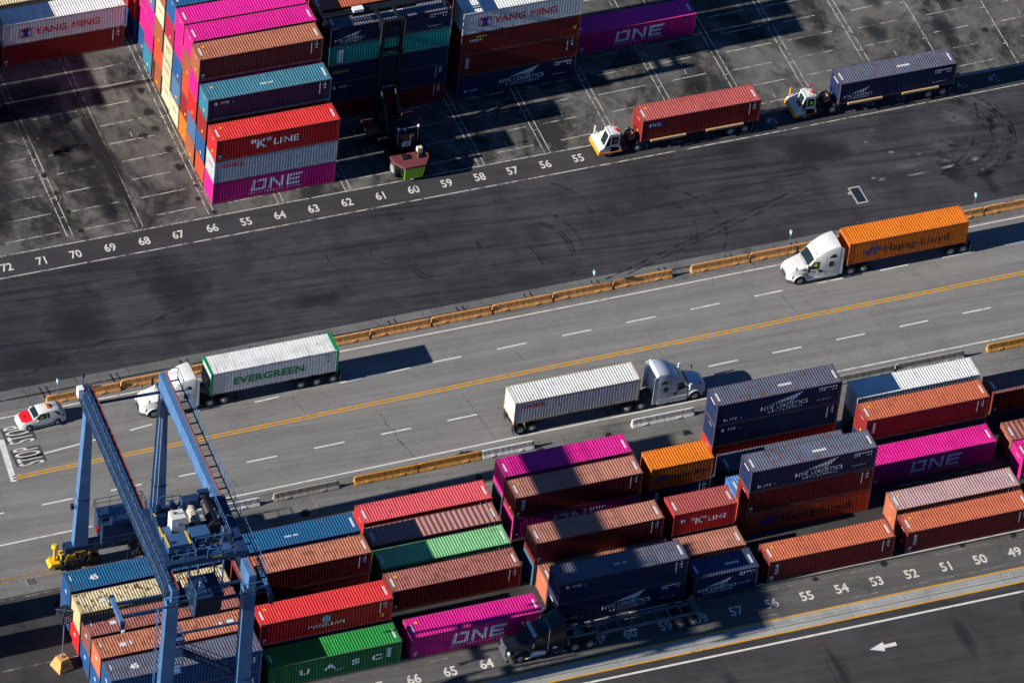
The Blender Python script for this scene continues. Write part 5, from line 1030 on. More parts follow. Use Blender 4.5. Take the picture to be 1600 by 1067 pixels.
def empty_chassis():
    t = thing("container_chassis", "empty ladder framed chassis trailer behind the black truck", "trailer", (10.85, -62.95, -0.008), PI, "container trailers")
    m = MB(); Lc = 12.6
    for sg_ in (-1, 1):
        m.box(-3.0, sg_ * 0.50 - 0.07, 1.08, 0, sg_ * 0.50 + 0.07, 1.30); m.box(-Lc, sg_ * 0.62 - 0.06, 0.92, -2.9, sg_ * 0.62 + 0.06, 1.22)
    for k in range(11): xx = -0.5 - k * 1.18; m.box(xx - 0.05, -0.6, 0.98 if k > 2 else 1.1, xx + 0.05, 0.6, 1.18)
    for xx in (-0.1, -3.1, -Lc + 0.1): m.box(xx - 0.10, -1.2, 1.0, xx + 0.10, 1.2, 1.26)
    for xx in (-0.1, -Lc + 0.1):
        for yy in (-1.1, 1.1): m.box(xx - 0.1, yy - 0.1, 1.26, xx + 0.1, yy + 0.1, 1.42)
    for sg_ in (-1, 1): m.bar((-0.1, sg_ * 1.1, 1.3), (0.12, sg_ * 0.95, 1.9), 0.08)
    m.build("frame", pmat("chassis_blue_grey", (0.11, 0.14, 0.17), 0.5, 0.1, 0.25), t)
    for xx in (10.75, 11.95): 
        m = MB(); m.tube((-xx, -1.0, 0.51), (-xx, 1.0, 0.51), 0.1); m.build("axle", V_BLK, t)
    for sg_ in (-1, 1):
        m = MB(); m.box(-3.6, sg_ * 0.75 - 0.07, 0.15, -3.44, sg_ * 0.75 + 0.07, 1.0); m.bar((-3.52, sg_ * 0.75, 0.3), (-4.3, sg_ * 0.5, 0.95), 0.06); m.build("landing_leg", V_GREY, t)
        m = MB(); m.box(-6.6, sg_ * 1.02 - 0.03, 1.0, -5.6, sg_ * 1.02 + 0.03, 1.1) if sg_ > 0 else m.box(-6.6, -1.05, 1.0, -5.6, -0.99, 1.1); m.bar((-6.1, sg_ * 1.0, 1.04), (-6.1, sg_ * 0.55, 1.04), 0.05); m.build("reflector_bar", V_LAMP, t)
        for xx in (10.75, 11.95): wheel(t, -xx, sg_ * 1.04, 0.51, 0.28, dual=True)
        m = MB(); m.box(-Lc - 0.02, sg_ * 0.9 - 0.15, 1.05, -Lc, sg_ * 0.9 + 0.15, 1.2); m.build("tail_lamp", V_REDL, t)
empty_chassis()

# white and red car
def suv():
    t = thing("parked_car", "white hatchback car with a bright red bonnet at the stop lettering", "car", (-26.6, -23.75, -0.008), PI + 0.04)
    S_ = [(0.0, 0.60, 0.52, 0.32, 0.66, 0.10, 0.0), (-0.10, 0.76, 0.66, 0.24, 0.80, 0.12, 0.02), (-0.45, 0.88, 0.76, 0.22, 0.94, 0.14, 0.03), (-1.05, 0.91, 0.80, 0.22, 1.06, 0.14, 0.04), (-1.25, 0.915, 0.81, 0.22, 1.10, 0.13, 0.03), (-1.35, 0.915, 0.80, 0.22, 1.15, 0.12, 0.03), (-1.85, 0.92, 0.70, 0.22, 1.50, 0.12, 0.04), (-2.10, 0.92, 0.67, 0.22, 1.60, 0.12, 0.04),
          (-3.0, 0.92, 0.66, 0.22, 1.64, 0.12, 0.04), (-3.7, 0.91, 0.63, 0.24, 1.60, 0.12, 0.04), (-4.0, 0.89, 0.64, 0.28, 1.50, 0.14, 0.03), (-4.30, 0.86, 0.72, 0.32, 1.10, 0.12, 0.02), (-4.42, 0.80, 0.70, 0.36, 0.95, 0.10, 0.01), (-4.45, 0.72, 0.62, 0.40, 0.85, 0.08, 0.0)]
    loft(S_).build("body", V_WHITE, t, 40)
    m = MB(); top_patch(m, S_, -0.28, -0.50, 4, 7, 0.010); top_patch(m, S_, -0.50, -1.05, 3, 8, 0.010); top_patch(m, S_, -1.05, -1.27, 3, 8, 0.010); hd = m.build("bonnet", pmat("car_red_paint", (0.62, 0.012, 0.02), 0.3, 0, 0.05), t)
    m = MB(); top_patch(m, S_, -0.66, -0.84, 5, 6, 0.016, 0.2); m.build("emblem", pmat("car_dark_red", (0.25, 0.004, 0.01), 0.4), hd)
    m = MB(); top_patch(m, S_, -1.38, -1.84, 3, 8, 0.010, 0.04); m.build("windshield", V_GLASS, t)
    m = MB(); top_patch(m, S_, -3.98, -4.28, 3, 8, 0.014, 0.05); m.build("rear_window", V_GLASS, t)
    for sg_ in (-1, 1):
        g = MB(); side_patch(g, S_, [(-1.48, 0.98), (-2.56, 0.98), (-2.56, 1.50), (-2.0, 1.50), (-1.72, 1.28)], sg_, 0.01); g.build("side_window", V_GLASS, t)
        g = MB(); side_patch(g, S_, [(-2.62, 0.98), (-3.95, 1.04), (-3.65, 1.46), (-2.62, 1.52)], sg_, 0.01); g.build("side_window", V_GLASS, t)
        m = MB(); m.box(-1.72, sg_ * 0.95 - 0.09, 0.98, -1.58, sg_ * 0.95 + 0.09, 1.14); m.build("mirror", V_WHITE, t)
        m = MB(); side_patch(m, S_, [(-0.30, 0.60), (-0.62, 0.66), (-0.60, 0.80), (-0.34, 0.74)], sg_, 0.012); m.build("headlight", V_LAMP, t)
        m = MB(); side_patch(m, S_, [(-4.05, 0.85), (-4.30, 0.80), (-4.28, 1.05), (-4.05, 1.05)], sg_, 0.012); m.build("tail_lamp", V_REDL, t)
        for xx in (-0.92, -3.55):
            g = MB(); side_patch(g, S_, [(xx + 0.40 * math.cos(a), max(0.24, 0.34 + 0.40 * math.sin(a))) for a in [math.pi * i / 10 for i in range(11)]], sg_, 0.006); g.build("wheel_arch", V_BLK, t)
            wheel(t, xx, sg_ * 0.84, 0.33, 0.20)
        g = MB(); side_patch(g, S_, [(-1.4, 0.3), (-3.1, 0.3), (-3.1, 0.40), (-1.4, 0.40)], sg_, 0.01); g.build("sill", V_BLK, t)
    g = MB(); side_patch(g, S_, [(-1.9, 1.06), (-2.3, 1.06), (-2.25, 1.3), (-2.0, 1.3)], 1, 0.016); g.build("driver_vest", pmat("vest_lime_grey", (0.22, 0.30, 0.05), 0.7), t)
    m = MB(); m.box(-3.05, -0.30, 1.70, -2.75, 0.30, 1.76); m.box(-2.95, -0.08, 1.76, -2.8, 0.08, 1.85); rb = m.build("roof_beacon", V_AMB, t)
    m = MB(); m.box(-3.5, -0.06, 1.685, -3.1, 0.06, 1.70); m.build("roof_lettering", V_REDL, t)
suv()

# ------------------------------------------------------------------ top loader
K_MAR = pmat("loader_maroon", (0.15, 0.035, 0.042), 0.6, 0, 0.2); K_GRN = pmat("loader_lime_green", (0.36, 0.62, 0.03), 0.55, 0, 0.25, 2.5); K_DK = pmat("loader_dark_steel", (0.008, 0.010, 0.015), 0.55, 0.3, 0.3); K_YEL = pmat("machine_yellow", (0.65, 0.40, 0.01), 0.5, 0, 0.2)
def top_loader():
    t = thing("container_lifter", "tall masted top loader with a lime green rear end in the shade of the stacks", "lifter truck", (19.35, 0.15, -0.008), PI / 2)
    # local +x faces the stack
    m = MB(); m.hexa([(-1.9, -0.85, 0.45), (-1.9, 0.85, 0.45), (-0.2, 1.55, 0.5), (-0.2, -1.55, 0.5)], [(-2.15, -1.0, 1.75), (-2.15, 1.0, 1.75), (-0.2, 1.75, 2.0), (-0.2, -1.75, 2.0)]); m.box(-0.2, -1.2, 0.7, 5.6, 1.2, 1.6); m.build("body", K_DK, t)
    m = MB(); m.hexa([(-1.94, -0.92, 0.32), (-1.94, 0.92, 0.32), (-1.86, 0.92, 0.32), (-1.86, -0.92, 0.32)], [(-2.20, -1.02, 1.78), (-2.20, 1.02, 1.78), (-2.12, 1.02, 1.78), (-2.12, -1.02, 1.78)]); m.build("counterweight", K_GRN, t)
    m = MB(); m.prism([(-2.2, -1.02), (-2.2, 1.02), (-1.1, 1.75), (-0.2, 1.85), (-0.2, -1.85), (-1.1, -1.75)], 'z', 1.79, 2.02); m.build("rear_deck", K_MAR, t)
    m = MB(); m.box(-1.2, -1.0, 2.02, 0.1, -0.7, 2.25); m.box(-1.1, 0.3, 2.02, -0.4, 0.8, 2.2); m.build("vent_box", K_DK, t)
    for sg_ in (-1, 1):
        m = MB(); m.box(0.3, sg_ * 1.5 - 0.45, 1.55, 3.2, sg_ * 1.5 + 0.45, 1.75); m.bar((0.4, sg_ * 1.9, 1.75), (0.4, sg_ * 1.9, 2.7), 0.05); m.bar((3.0, sg_ * 1.9, 1.75), (3.0, sg_ * 1.9, 2.7), 0.05); m.bar((0.4, sg_ * 1.9, 2.7), (3.0, sg_ * 1.9, 2.7), 0.05); m.build("side_deck", K_DK, t)
        wheel(t, -0.6, sg_ * 1.45, 0.80, 0.5, V_GREY); wheel(t, 4.9, sg_ * 1.85, 0.85, 0.6, V_GREY, dual=True)
        m = MB(); m.prism([(3.9, 1.3), (4.2, 1.85), (5.6, 1.85), (5.9, 1.3), (5.7, 1.3), (5.5, 1.75), (4.3, 1.75), (4.1, 1.3)], 'y', sg_ * 1.5, sg_ * 2.6); m.build("fender", K_MAR, t)
    m = MB(); m.box(0.5, -0.85, 2.02, 2.4, 0.85, 3.85); m.box(0.4, -0.95, 3.85, 2.5, 0.95, 3.98); cab = m.build("cab", K_DK, t)
    m = MB(); m.box(0.485, -0.7, 2.9, 0.498, 0.7, 3.7); m.box(2.402, -0.7, 2.6, 2.415, 0.7, 3.7); m.box(0.7, 0.852, 2.8, 2.2, 0.862, 3.7); m.box(0.7, -0.862, 2.8, 2.2, -0.852, 3.7); m.build("cab_windows", V_GLASS, cab)
    m = MB(); m.box(0.46, -0.42, 2.30, 0.482, 0.42, 2.78); pl = m.build("number_plate", P_GREY, cab)
    obj("lettering", flat_mesh('pl88', text2d("88", 0.30, 0.02, wid=1.3), lambda a, b: (0.456, -a, b + 2.54)), P_BLACK, pl)
    obj("lettering", flat_mesh('plt', text2d("TAYLOR", 0.13, 0.02), lambda a, b: (0.478, -a, b + 3.35 - 0.5)), P_WHITE, cab)
    m = MB(); m.bar((0.3, -1.0, 3.0), (0.3, -1.0, 4.7), 0.06); m.bar((0.3, 1.0, 3.0), (0.3, 1.0, 4.7), 0.06); m.bar((0.3, -1.0, 4.7), (0.3, 1.0, 4.7), 0.05); m.build("lamp_frame", V_GREY, t)
    for yy in (-1.0, 1.0):
        m = MB(); m.lathe([(0.12, 0), (0.14, 0.08), (0.07, 0.2)], 'z', (0.3, yy, 4.7), 10); m.build("work_lamp", V_LAMP, t)
    m = MB(); m.lathe([(0.14, 0), (0.14, 0.2), (0.05, 0.25)], 'z', (0.9, 0.1, 3.98), 10); m.build("beacon", V_LAMP, t)
    m = MB(); m.bar((-1.2, -0.55, 2.02), (-1.2, -0.55, 3.4), 0.03); m.add([(-1.2, -0.57, 3.3), (-1.2, -0.85, 3.0), (-1.2, -0.72, 2.6), (-1.2, -0.55, 2.5), (-1.22, -0.57, 3.3), (-1.22, -0.85, 3.0), (-1.22, -0.72, 2.6), (-1.22, -0.55, 2.5)], [(0, 1, 2, 3), (7, 6, 5, 4), (0, 4, 5, 1), (1, 5, 6, 2), (2, 6, 7, 3)]); m.build("flag", K_YEL, t)
    m = MB(); m.box(-0.6, -1.25, 2.02, -0.2, -0.75, 2.7); m.build("white_box", V_WHITE, t)
    # mast
    zt = 13.2
    m = MB()
    for yy in (-0.95, 0.95): m.box(6.0, yy - 0.16, 0.6, 6.42, yy + 0.16, zt)
    for z in (1.0, 4.0, 6.5, 9.4, 12.9): m.box(6.05, -0.95, z, 6.3, 0.95, z + 0.28)
    for z in (7.2, 8.3): m.bar((6.15, -0.8, z), (6.15, 0.8, z + 1.1), 0.09); m.bar((6.15, 0.8, z), (6.15, -0.8, z + 1.1), 0.09)
    m.build("mast", K_DK, t)
    m = MB()
    for yy in (-0.55, -0.35, 0.35, 0.55): m.tube((6.25, yy, 1.2), (6.25, yy, zt - 0.1), 0.035, 6)
    for yy in (-1.15, 1.15): m.tube((5.95, yy, 2.0), (5.95, yy, zt), 0.06, 6)
    m.build("chains", V_BLK, t)
    for yy in (-0.7, 0.7):
        m = MB(); m.tube((3.4, yy, 1.6), (6.0, yy, 5.2), 0.12, 10); m.tube((3.4, yy, 1.6), (4.9, yy, 3.7), 0.17, 10); m.build("tilt_cylinder", V_BLK, t)
    m = MB(); m.box(6.05, -0.9, 5.0, 6.12, 0.9, 5.25); pl = m.build("capacity_plate", K_DK, t)
    obj("lettering", flat_mesh('cap', text2d("MAX 40000 LB", 0.17, 0.02), lambda a, b: (6.04, -a, b + 5.13)), P_GREY, pl)
    # carriage and spreader
    m = MB(); m.box(6.4, -1.2, 12.1, 6.7, 1.2, 12.9); m.box(6.7, -1.0, 12.45, 8.6, -0.75, 12.7); m.box(6.7, 0.75, 12.45, 8.6, 1.0, 12.7); m.build("carriage", K_DK, t)
    m = MB(); m.box(8.5, -3.2, 12.3, 9.3, 3.2, 12.75)
    m.box(8.65, -6.05, 12.38, 8.9, 6.05, 12.66); m.box(9.0, -6.05, 12.38, 9.2, 6.05, 12.66)
    for yy in (-6.05, 6.05): m.box(7.75, yy - 0.18, 12.1, 10.15, yy + 0.18, 12.6)
    for yy in (-6.15, 6.15):
        for xx in (7.75, 10.1): m.box(xx - 0.06, yy - 0.10, 11.7, xx + 0.06, yy + 0.10, 12.4)
    m.build("spreader", K_DK, t)
    m = MB(); m.box(8.5, 2.1, 12.75, 9.1, 3.1, 13.05); m.build("spreader_box", P_WHITE, t)
    m = MB(); m.box(7.72, -6.2, 12.0, 7.80, -6.05, 12.35); m.build("spreader_lamp", V_AMB, t)
    return t
top_loader()

# ------------------------------------------------------------------ gantry crane
def crane():
    C_B = pmat("crane_blue_paint", (0.066, 0.155, 0.315), 0.42, 0, 0.25, 0.9); C_D = pmat("crane_dark_blue_steel", (0.010, 0.033, 0.095), 0.5, 0.1, 0.25); C_G = pmat("crane_grating", (0.022, 0.045, 0.09), 0.6, 0.3, 0.3); C_ROPE = pmat("wire_rope", (0.03, 0.03, 0.035), 0.5, 0.5); C_RED = pmat("rail_rust_red", (0.28, 0.06, 0.04), 0.6, 0.3); C_ALU = pmat("cable_tray_pale", (0.34, 0.42, 0.50), 0.4, 0.4)
    t = thing("gantry_crane", "blue rubber tyred gantry crane standing over the container rows", "crane", (-23.5, -54.0, -0.008), -0.025)
    YR, YF = 12.0, -12.2; XL, XR = -3.30, 3.42; ZT = 20.9
    rail = lambda m, pts, h=1.05, n=None: [(m.bar((*p[:2], p[2] + h), (*q[:2], q[2] + h), 0.05), m.bar((*p[:2], p[2] + h * 0.5), (*q[:2], q[2] + h * 0.5), 0.035)) for p, q in zip(pts, pts[1:])] + \
        [m.bar((p[0] + (q[0] - p[0]) * i / k, p[1] + (q[1] - p[1]) * i / k, p[2] + (q[2] - p[2]) * i / k), (p[0] + (q[0] - p[0]) * i / k, p[1] + (q[1] - p[1]) * i / k, p[2] + (q[2] - p[2]) * i / k + h), 0.045) for p, q in zip(pts, pts[1:]) for k in [max(1, round((Vector(q) - Vector(p)).length / 1.5))] for i in range(k + 1)]
    # girders
    for x, nm in ((XL, 0), (XR, 1)):
        m = MB(); m.box(x - 0.33, YF - 0.9, ZT - 1.45, x + 0.33, YR + 0.5, ZT)
        for k in range(9): m.box(x - 0.35, YF + 0.6 + k * 2.9, ZT - 1.47, x + 0.35, YF + 0.68 + k * 2.9, ZT + 0.012)
        m.box(x - 0.40, YF - 0.9, ZT - 1.52, x + 0.40, YR + 0.5, ZT - 1.45); g = m.build("girder", C_B, t)
        m = MB(); m.box(x + 0.20, YF - 0.9, ZT, x + 0.32, YR + 0.4, ZT + 0.10); m.build("trolley_rail", C_RED, g)
        if nm:
            m = MB()
            for k in range(19): y = YF - 0.6 + k * 1.38; m.bar((x + 0.36, y, ZT - 0.75), (x + 1.35, y, ZT - 0.75), 0.10)
            m.box(x + 0.36, YF - 0.6, ZT - 0.78, x + 0.50, YR + 0.4, ZT - 0.70); m.box(x + 1.28, YF - 0.6, ZT - 0.80, x + 1.36, YR + 0.4, ZT - 0.68)
            for k in range(19 * 2): y = YF - 0.6 + k * 0.69; m.box(x + 0.36, y, ZT - 0.735, x + 1.3, y + 0.04, ZT - 0.72)
            m.build("walkway", C_G, g)
            m = MB(); rail(m, [(x + 1.33, YF - 0.6, ZT - 0.7), (x + 1.33, YR + 0.4, ZT - 0.7)]); rail(m, [(x + 1.33, YR + 0.4, ZT - 0.7), (x + 0.4, YR + 0.5, ZT - 0.7)]); m.build("handrail", C_B, g)
            m = MB()
            for k in range(9): m.box(x + 0.52, YR - 2.4 - k * 0.75, ZT - 0.72, x + 0.60, YR - 2.05 - k * 0.75, ZT - 0.62)
            m.build("safety_marks", K_YEL, g)
        else:
            m = MB()
            m.box(x - 0.95, YF - 0.6, ZT - 0.95, x - 0.36, YR, ZT - 0.88); m.box(x - 0.62, YF - 0.6, ZT - 0.70, x - 0.42, YR, ZT - 0.50); m.tube((x - 0.12, YF, ZT + 0.16), (x - 0.12, YR, ZT + 0.16), 0.06, 6)
            for k in range(20): y = YF - 0.4 + k * 1.3; m.bar((x - 0.95, y, ZT - 0.9), (x - 0.36, y, ZT - 0.9), 0.09); m.box(x - 0.30, y, ZT, x + 0.05, y + 0.10, ZT + 0.16)
            m.build("walkway", C_G, g)
            m = MB(); rail(m, [(x - 0.93, YF - 0.6, ZT - 0.9), (x - 0.93, YR, ZT - 0.9)]); m.build("handrail", C_B, g)
            m = MB(); rnd = random.Random(5)
            for k in range(34):
                y = YF + 0.2 + k * 0.71; zz = 0.25 + 0.5 * abs(math.sin(k * 1.1)); m.tube((x - 0.48, y, ZT - 0.45), (x - 0.48, y + 0.35, ZT - 0.45 - zz), 0.045, 5); m.tube((x - 0.48, y + 0.35, ZT - 0.45 - zz), (x - 0.48, y + 0.71, ZT - 0.45), 0.045, 5)
            m.build("festoon_cable", C_ALU, g)
            m = MB(); m.box(x - 0.30, YF - 0.85, ZT + 0.004, x + 0.18, YR + 0.45, ZT + 0.03); [m.bar((x - 0.34, YF + k * 1.25, ZT), (x - 0.34, YF + k * 1.25, ZT + 1.0), 0.05) for k in range(20)]; m.bar((x - 0.34, YF, ZT + 1.0), (x - 0.34, YR, ZT + 1.0), 0.05); m.bar((x - 0.34, YF, ZT + 0.5), (x - 0.34, YR, ZT + 0.5), 0.04)
            for k in range(26): rnd = random.Random(k); m.box(x - 0.28, YF + 0.3 + k * 0.93, ZT + 0.03, x - 0.28 + rnd.uniform(0.1, 0.4), YF + 0.45 + k * 0.93, ZT + rnd.uniform(0.1, 0.35))
            for k in range(3): m.tube((x - 0.40 - 0.05 * k, YF, ZT - 0.15 - 0.14 * k), (x - 0.40 - 0.05 * k, YR, ZT - 0.15 - 0.14 * k), 0.04, 6)
            m.build("cable_deck", C_D, g)
            m = MB()
            for k in range(18): y = YF + 0.3 + k * 0.72; m.box(x + 0.36, y, ZT - 0.4, x + 0.44, y + 0.22, ZT - 0.22)
            m.build("safety_marks", K_YEL, g)
            m = MB(); m.box(x - 1.0, YR - 0.1, ZT - 0.8, x - 0.5, YR + 0.5, ZT + 0.2); m.build("end_box", P_WHITE, g)
            m = MB(); m.tube((x - 0.5, YR + 0.3, ZT), (x - 0.5, YR + 0.3, ZT + 1.6), 0.05); m.box(x - 0.6, YR + 0.2, ZT + 1.3, x - 0.4, YR + 0.4, ZT + 1.6); m.build("antenna", C_D, g)
    m = MB(); m.tube((XL, YR + 0.1, ZT - 1.9), (XR, YR + 0.1, ZT - 1.9), 0.13, 10); m.tube((XL, YF + 1.0, 13.6), (XR, YF + 1.0, 13.6), 0.12, 10); m.build("tie_beam", C_D, t)
    # legs
    for sx, x in ((-1, XL), (1, XR)):
        for y, rear in ((YR, True), (YF, False)):
            m = MB(); xb = x + sx * 0.15
            a, b = (0.28, 0.66) if rear else (0.52, 0.62); dy = 0.46; dyb = 0.38
            zb, zt2 = 2.4, ZT - 1.4
            m.hexa([(xb - b, y - dyb, zb), (xb + b, y - dyb, zb), (xb + b, y + dyb, zb), (xb - b, y + dyb, zb)], [(x - a, y - dy, zt2), (x + a, y - dy, zt2), (x + a, y + dy, zt2), (x - a, y + dy, zt2)])
            lg = m.build("leg", C_B, t)
            m = MB(); m.box(xb - b - 0.04, y - dyb - 0.06, zb, xb + b + 0.04, y + dyb + 0.06, zb + 0.12); m.box(x - a - 0.06, y - dy - 0.08, zt2 - 0.35, x + a + 0.06, y + dy + 0.08, zt2 - 0.1)
            z = 8.2; ff = (z - zb) / (zt2 - zb); xx = xb + (x - xb) * ff; bb = b + (a - b) * ff; m.box(xx - bb - 0.03, y - 0.5, z, xx + bb + 0.03, y + 0.5, z + 0.07); m.build("flange", C_D, lg)
            if rear and sx > 0:
                m = MB(); m.box(xb - b + 0.35, y - dyb - 0.16, 4, xb - b + 0.45, y - dyb - 0.07, 18); m.build("conduit", C_ALU, lg)
            if rear and sx < 0:
                m = MB(); m.box(xb - b - 0.35, y - 0.2, 7.0, xb - b - 0.05, y + 0.15, 7.45); m.build("flood_lamp", V_BLK, lg)
            if not rear and sx < 0:
                m = MB()
                for q in range(40):
                    z = 3 + q * 0.38; m.bar((xb - b - 0.35, y - 0.22, z), (xb - b - 0.35, y + 0.22, z), 0.03)
                for yy in (-0.22, 0.22): m.bar((xb - b - 0.35, y + yy, 2.8), (xb - b - 0.35, y + yy, 18.2), 0.05)
                for q in range(10): 
                    z = 8 + q * 1.0; m.bar((xb - b, y - 0.22, z), (xb - b - 0.35, y - 0.22, z), 0.04)
                m.build("ladder", C_B, lg)
    # sills, wheel units
    for y, rear in ((YR, True), (YF, False)):
        m = MB(); m.box(XL - 1.6, y - 0.42, 1.75, XR + 1.6, y + 0.42, 2.6); m.build("sill_beam", C_D, t)
        for sx, x in ((-1, XL - 0.2), (1, XR + 0.2)):
            m = MB(); m.box(x - 1.7, y - 0.38, 1.05, x + 1.7, y + 0.38, 1.75); m.box(x - 0.45, y - 0.45, 1.3, x + 0.45, y + 0.45, 2.0)
            m.hexa([(x - 1.5, y - 0.60, 1.2), (x - 0.3, y - 0.60, 1.2), (x - 0.3, y - 0.5, 1.2), (x - 1.5, y - 0.5, 1.2)], [(x - 1.2, y - 0.60, 1.9), (x - 0.5, y - 0.60, 1.9), (x - 0.5, y - 0.5, 1.9), (x - 1.2, y - 0.5, 1.9)]); m.box(x + 0.7, y - 0.6, 0.9, x + 0.95, y - 0.45, 1.8)
            if sx < 0: m.tube((x - 2.2, y, 0.8), (x - 2.2, y, 2.5), 0.13, 10); m.lathe([(0.2, 0), (0.30, 0.1), (0.30, 0.35), (0.18, 0.5)], 'z', (x - 2.2, y, 2.4), 14); m.box(x - 2.6, y - 0.5, 0.7, x - 1.7, y + 0.5, 1.0); m.tube((x - 2.6, y - 0.55, 0.6), (x - 2.6, y + 0.55, 0.6), 0.2, 10)
            un = m.build("wheel_unit", K_YEL, t)
            m = MB(); m.box(x - 2.3, y - 0.7, 0.45, x - 1.55, y + 0.7, 0.75); m.box(x + 0.9, y - 0.6, 0.6, x + 1.6, y - 0.44, 1.3)
            for k in range(5): m.tube((x - 1.4 + k * 0.5, y - 0.6, 0.8), (x - 1.1 + k * 0.5, y - 0.6, 1.75), 0.07, 6); m.box(x - 1.7 + k * 0.62, y - 0.58, 1.3, x - 1.45 + k * 0.62, y - 0.42, 1.95)
            m.build("drive_motor", V_BLK, un)
            for wx in (-1.15, 1.15):
                wheel(t, x + wx, y - 0.25, 0.74, 0.45, V_GREY); wheel(t, x + wx, y + 0.28, 0.74, 0.45, V_GREY)
    # machine house on the rear sill
    m = MB(); m.box(XL + 1.6, YR - 0.9, 2.65, XR - 1.0, YR + 1.5, 5.0); m.box(XL + 2.4, YR - 1.0, 5.0, XL + 3.9, YR + 0.9, 5.5); eh = m.build("machine_house", C_D, t)
    m = MB(); m.hexa([(XL + 2.2, YR - 0.2, 5.5), (XL + 3.9, YR - 0.2, 5.5), (XL + 3.9, YR + 0.4, 5.5), (XL + 2.2, YR + 0.4, 5.5)], [(XL + 2.4, YR - 0.1, 5.9), (XL + 3.8, YR - 0.1, 5.9), (XL + 3.8, YR + 0.3, 5.9), (XL + 2.4, YR + 0.3, 5.9)]); m.build("roof_vent", C_B, eh)
    m = MB(); rail(m, [(XL + 1.5, YR + 1.5, 5.0), (XL + 1.5, YR - 0.9, 5.0), (XR - 0.9, YR - 0.9, 5.0), (XR - 0.9, YR + 1.5, 5.0), (XL + 1.5, YR + 1.5, 5.0)]); rail(m, [(XL + 0.9, YR - 1.1, 2.65), (XR - 1.0, YR - 1.1, 2.65)]); m.build("handrail", C_D, eh)
    m = MB(); m.tube((XL + 1.2, YR - 0.6, 4.3), (XL + 1.2, YR - 0.6, 4.7), 0.14, 8); m.build("warning_lamp", V_REDL, eh)
    m = MB()
    for k in range(4): m.bar((XL + 4.0 + k * 0.35, YR - 1.0, 0.4), (XL + 4.0 + k * 0.35, YR - 1.0, 2.7), 0.06)
    for k in range(6): m.bar((XL + 4.0, YR - 1.0, 0.5 + k * 0.38), (XL + 5.05, YR - 1.0, 0.5 + k * 0.38), 0.045)
    m.build("ladder", C_D, eh)
    m = MB(); m.box(XR + 0.95, YR - 0.8, 2.7, XR + 2.4, YR + 0.7, 4.6); cb = m.build("generator_box", C_D, t); m = MB(); rail(m, [(XR + 0.95, YR + 0.7, 4.6), (XR + 2.4, YR + 0.7, 4.6), (XR + 2.4, YR - 0.8, 4.6)], 0.9); m.build("handrail", C_D, cb)
    m = MB(); m.box(XL - 1.0, YF - 1.3, 2.65, XR + 1.0, YF + 0.8, 4.6); m.build("electrical_house", C_D, t)
    # front legs' stairs and landings
    m = MB(); p, q = Vector((XL + 1.5, YF + 1.05, 11.4)), Vector((XR - 0.6, YF + 0.85, 8.0))
    for dy in (-0.38, 0.38): m.bar(p + Vector((0, dy, 0)), q + Vector((0, dy, 0)), 0.06, 0.28)
    for k in range(15): c = p.lerp(q, (k + 0.5) / 15); m.box(c.x - 0.13, c.y - 0.36, c.z - 0.02, c.x + 0.13, c.y + 0.36, c.z + 0.02)
    m.box(XL + 0.55, YF + 0.55, 11.35, XL + 1.6, YF + 1.5, 11.42); m.box(XR - 1.0, YF + 0.4, 7.93, XR - 0.2, YF + 1.4, 8.0); st = m.build("stairs", C_D, t)
    m = MB()
    for dy in (-0.38, 0.38): rail(m, [tuple(p + Vector((0, dy, 0))), tuple(q + Vector((0, dy, 0)))], 0.95)
    rail(m, [(XL + 0.6, YF + 1.5, 11.42), (XL + 1.6, YF + 1.5, 11.42)]); rail(m, [(XR - 1.0, YF + 1.4, 8.0), (XR - 0.2, YF + 1.4, 8.0)]); m.build("handrail", C_D, st)
    m = MB()
    for k in range(4): c = p.lerp(q, 0.3 + k * 0.2); m.box(c.x - 0.04, c.y - 0.55, c.z + 0.08, c.x + 0.04, c.y + 0.5, c.z + 0.12)
    m.build("tread_edge", C_ALU, st)
    m = MB(); m.box(XL + 0.55, YF + 0.4, 9.3, XL + 1.5, YF + 1.4, 9.36); [m.bar((XL + a, YF + b, 9.3), (XL + a, YF + b, 14.2), 0.06) for a in (0.6, 1.5) for b in (0.45, 1.4)]; [m.bar((XL + 0.6, YF + 0.45, 9.6 + k * 0.45), (XL + 1.5, YF + 0.45, 9.6 + k * 0.45), 0.035) for k in range(10)]; rail(m, [(XL + 0.55, YF + 1.4, 13.3), (XL + 1.5, YF + 1.4, 13.3), (XL + 1.5, YF + 0.4, 13.3)], 0.9); m.box(XL + 0.5, YF + 0.35, 13.22, XL + 1.55, YF + 1.45, 13.3); m.build("landing_cage", C_B, t)
    m = MB(); m.box(XL + 0.6, YF + 1.42, 13.5, XL + 1.5, YF + 1.46, 13.6); m.box(XL + 0.6, YF + 1.42, 9.4, XL + 1.5, YF + 1.46, 9.5); m.build("safety_marks", K_YEL, t)
    # platforms round the girder ends
    for x in (XL, XR):
        m = MB(); m.box(x - 1.1, YF - 1.2, ZT - 1.7, x + 1.2, YF - 0.95, ZT - 1.62); m.box(x + 0.38, YF - 1.2, ZT - 1.7, x + 1.2, YF + 1.6, ZT - 1.62); pf = m.build("landing", C_G, t)
        m = MB(); rail(m, [(x - 1.1, YF - 1.2, ZT - 1.62), (x + 1.2, YF - 1.2, ZT - 1.62), (x + 1.2, YF + 1.6, ZT - 1.62)]); m.build("handrail", C_B, pf)
    # trolley
    y0, y1 = -10.9, -3.9; z = ZT + 0.25
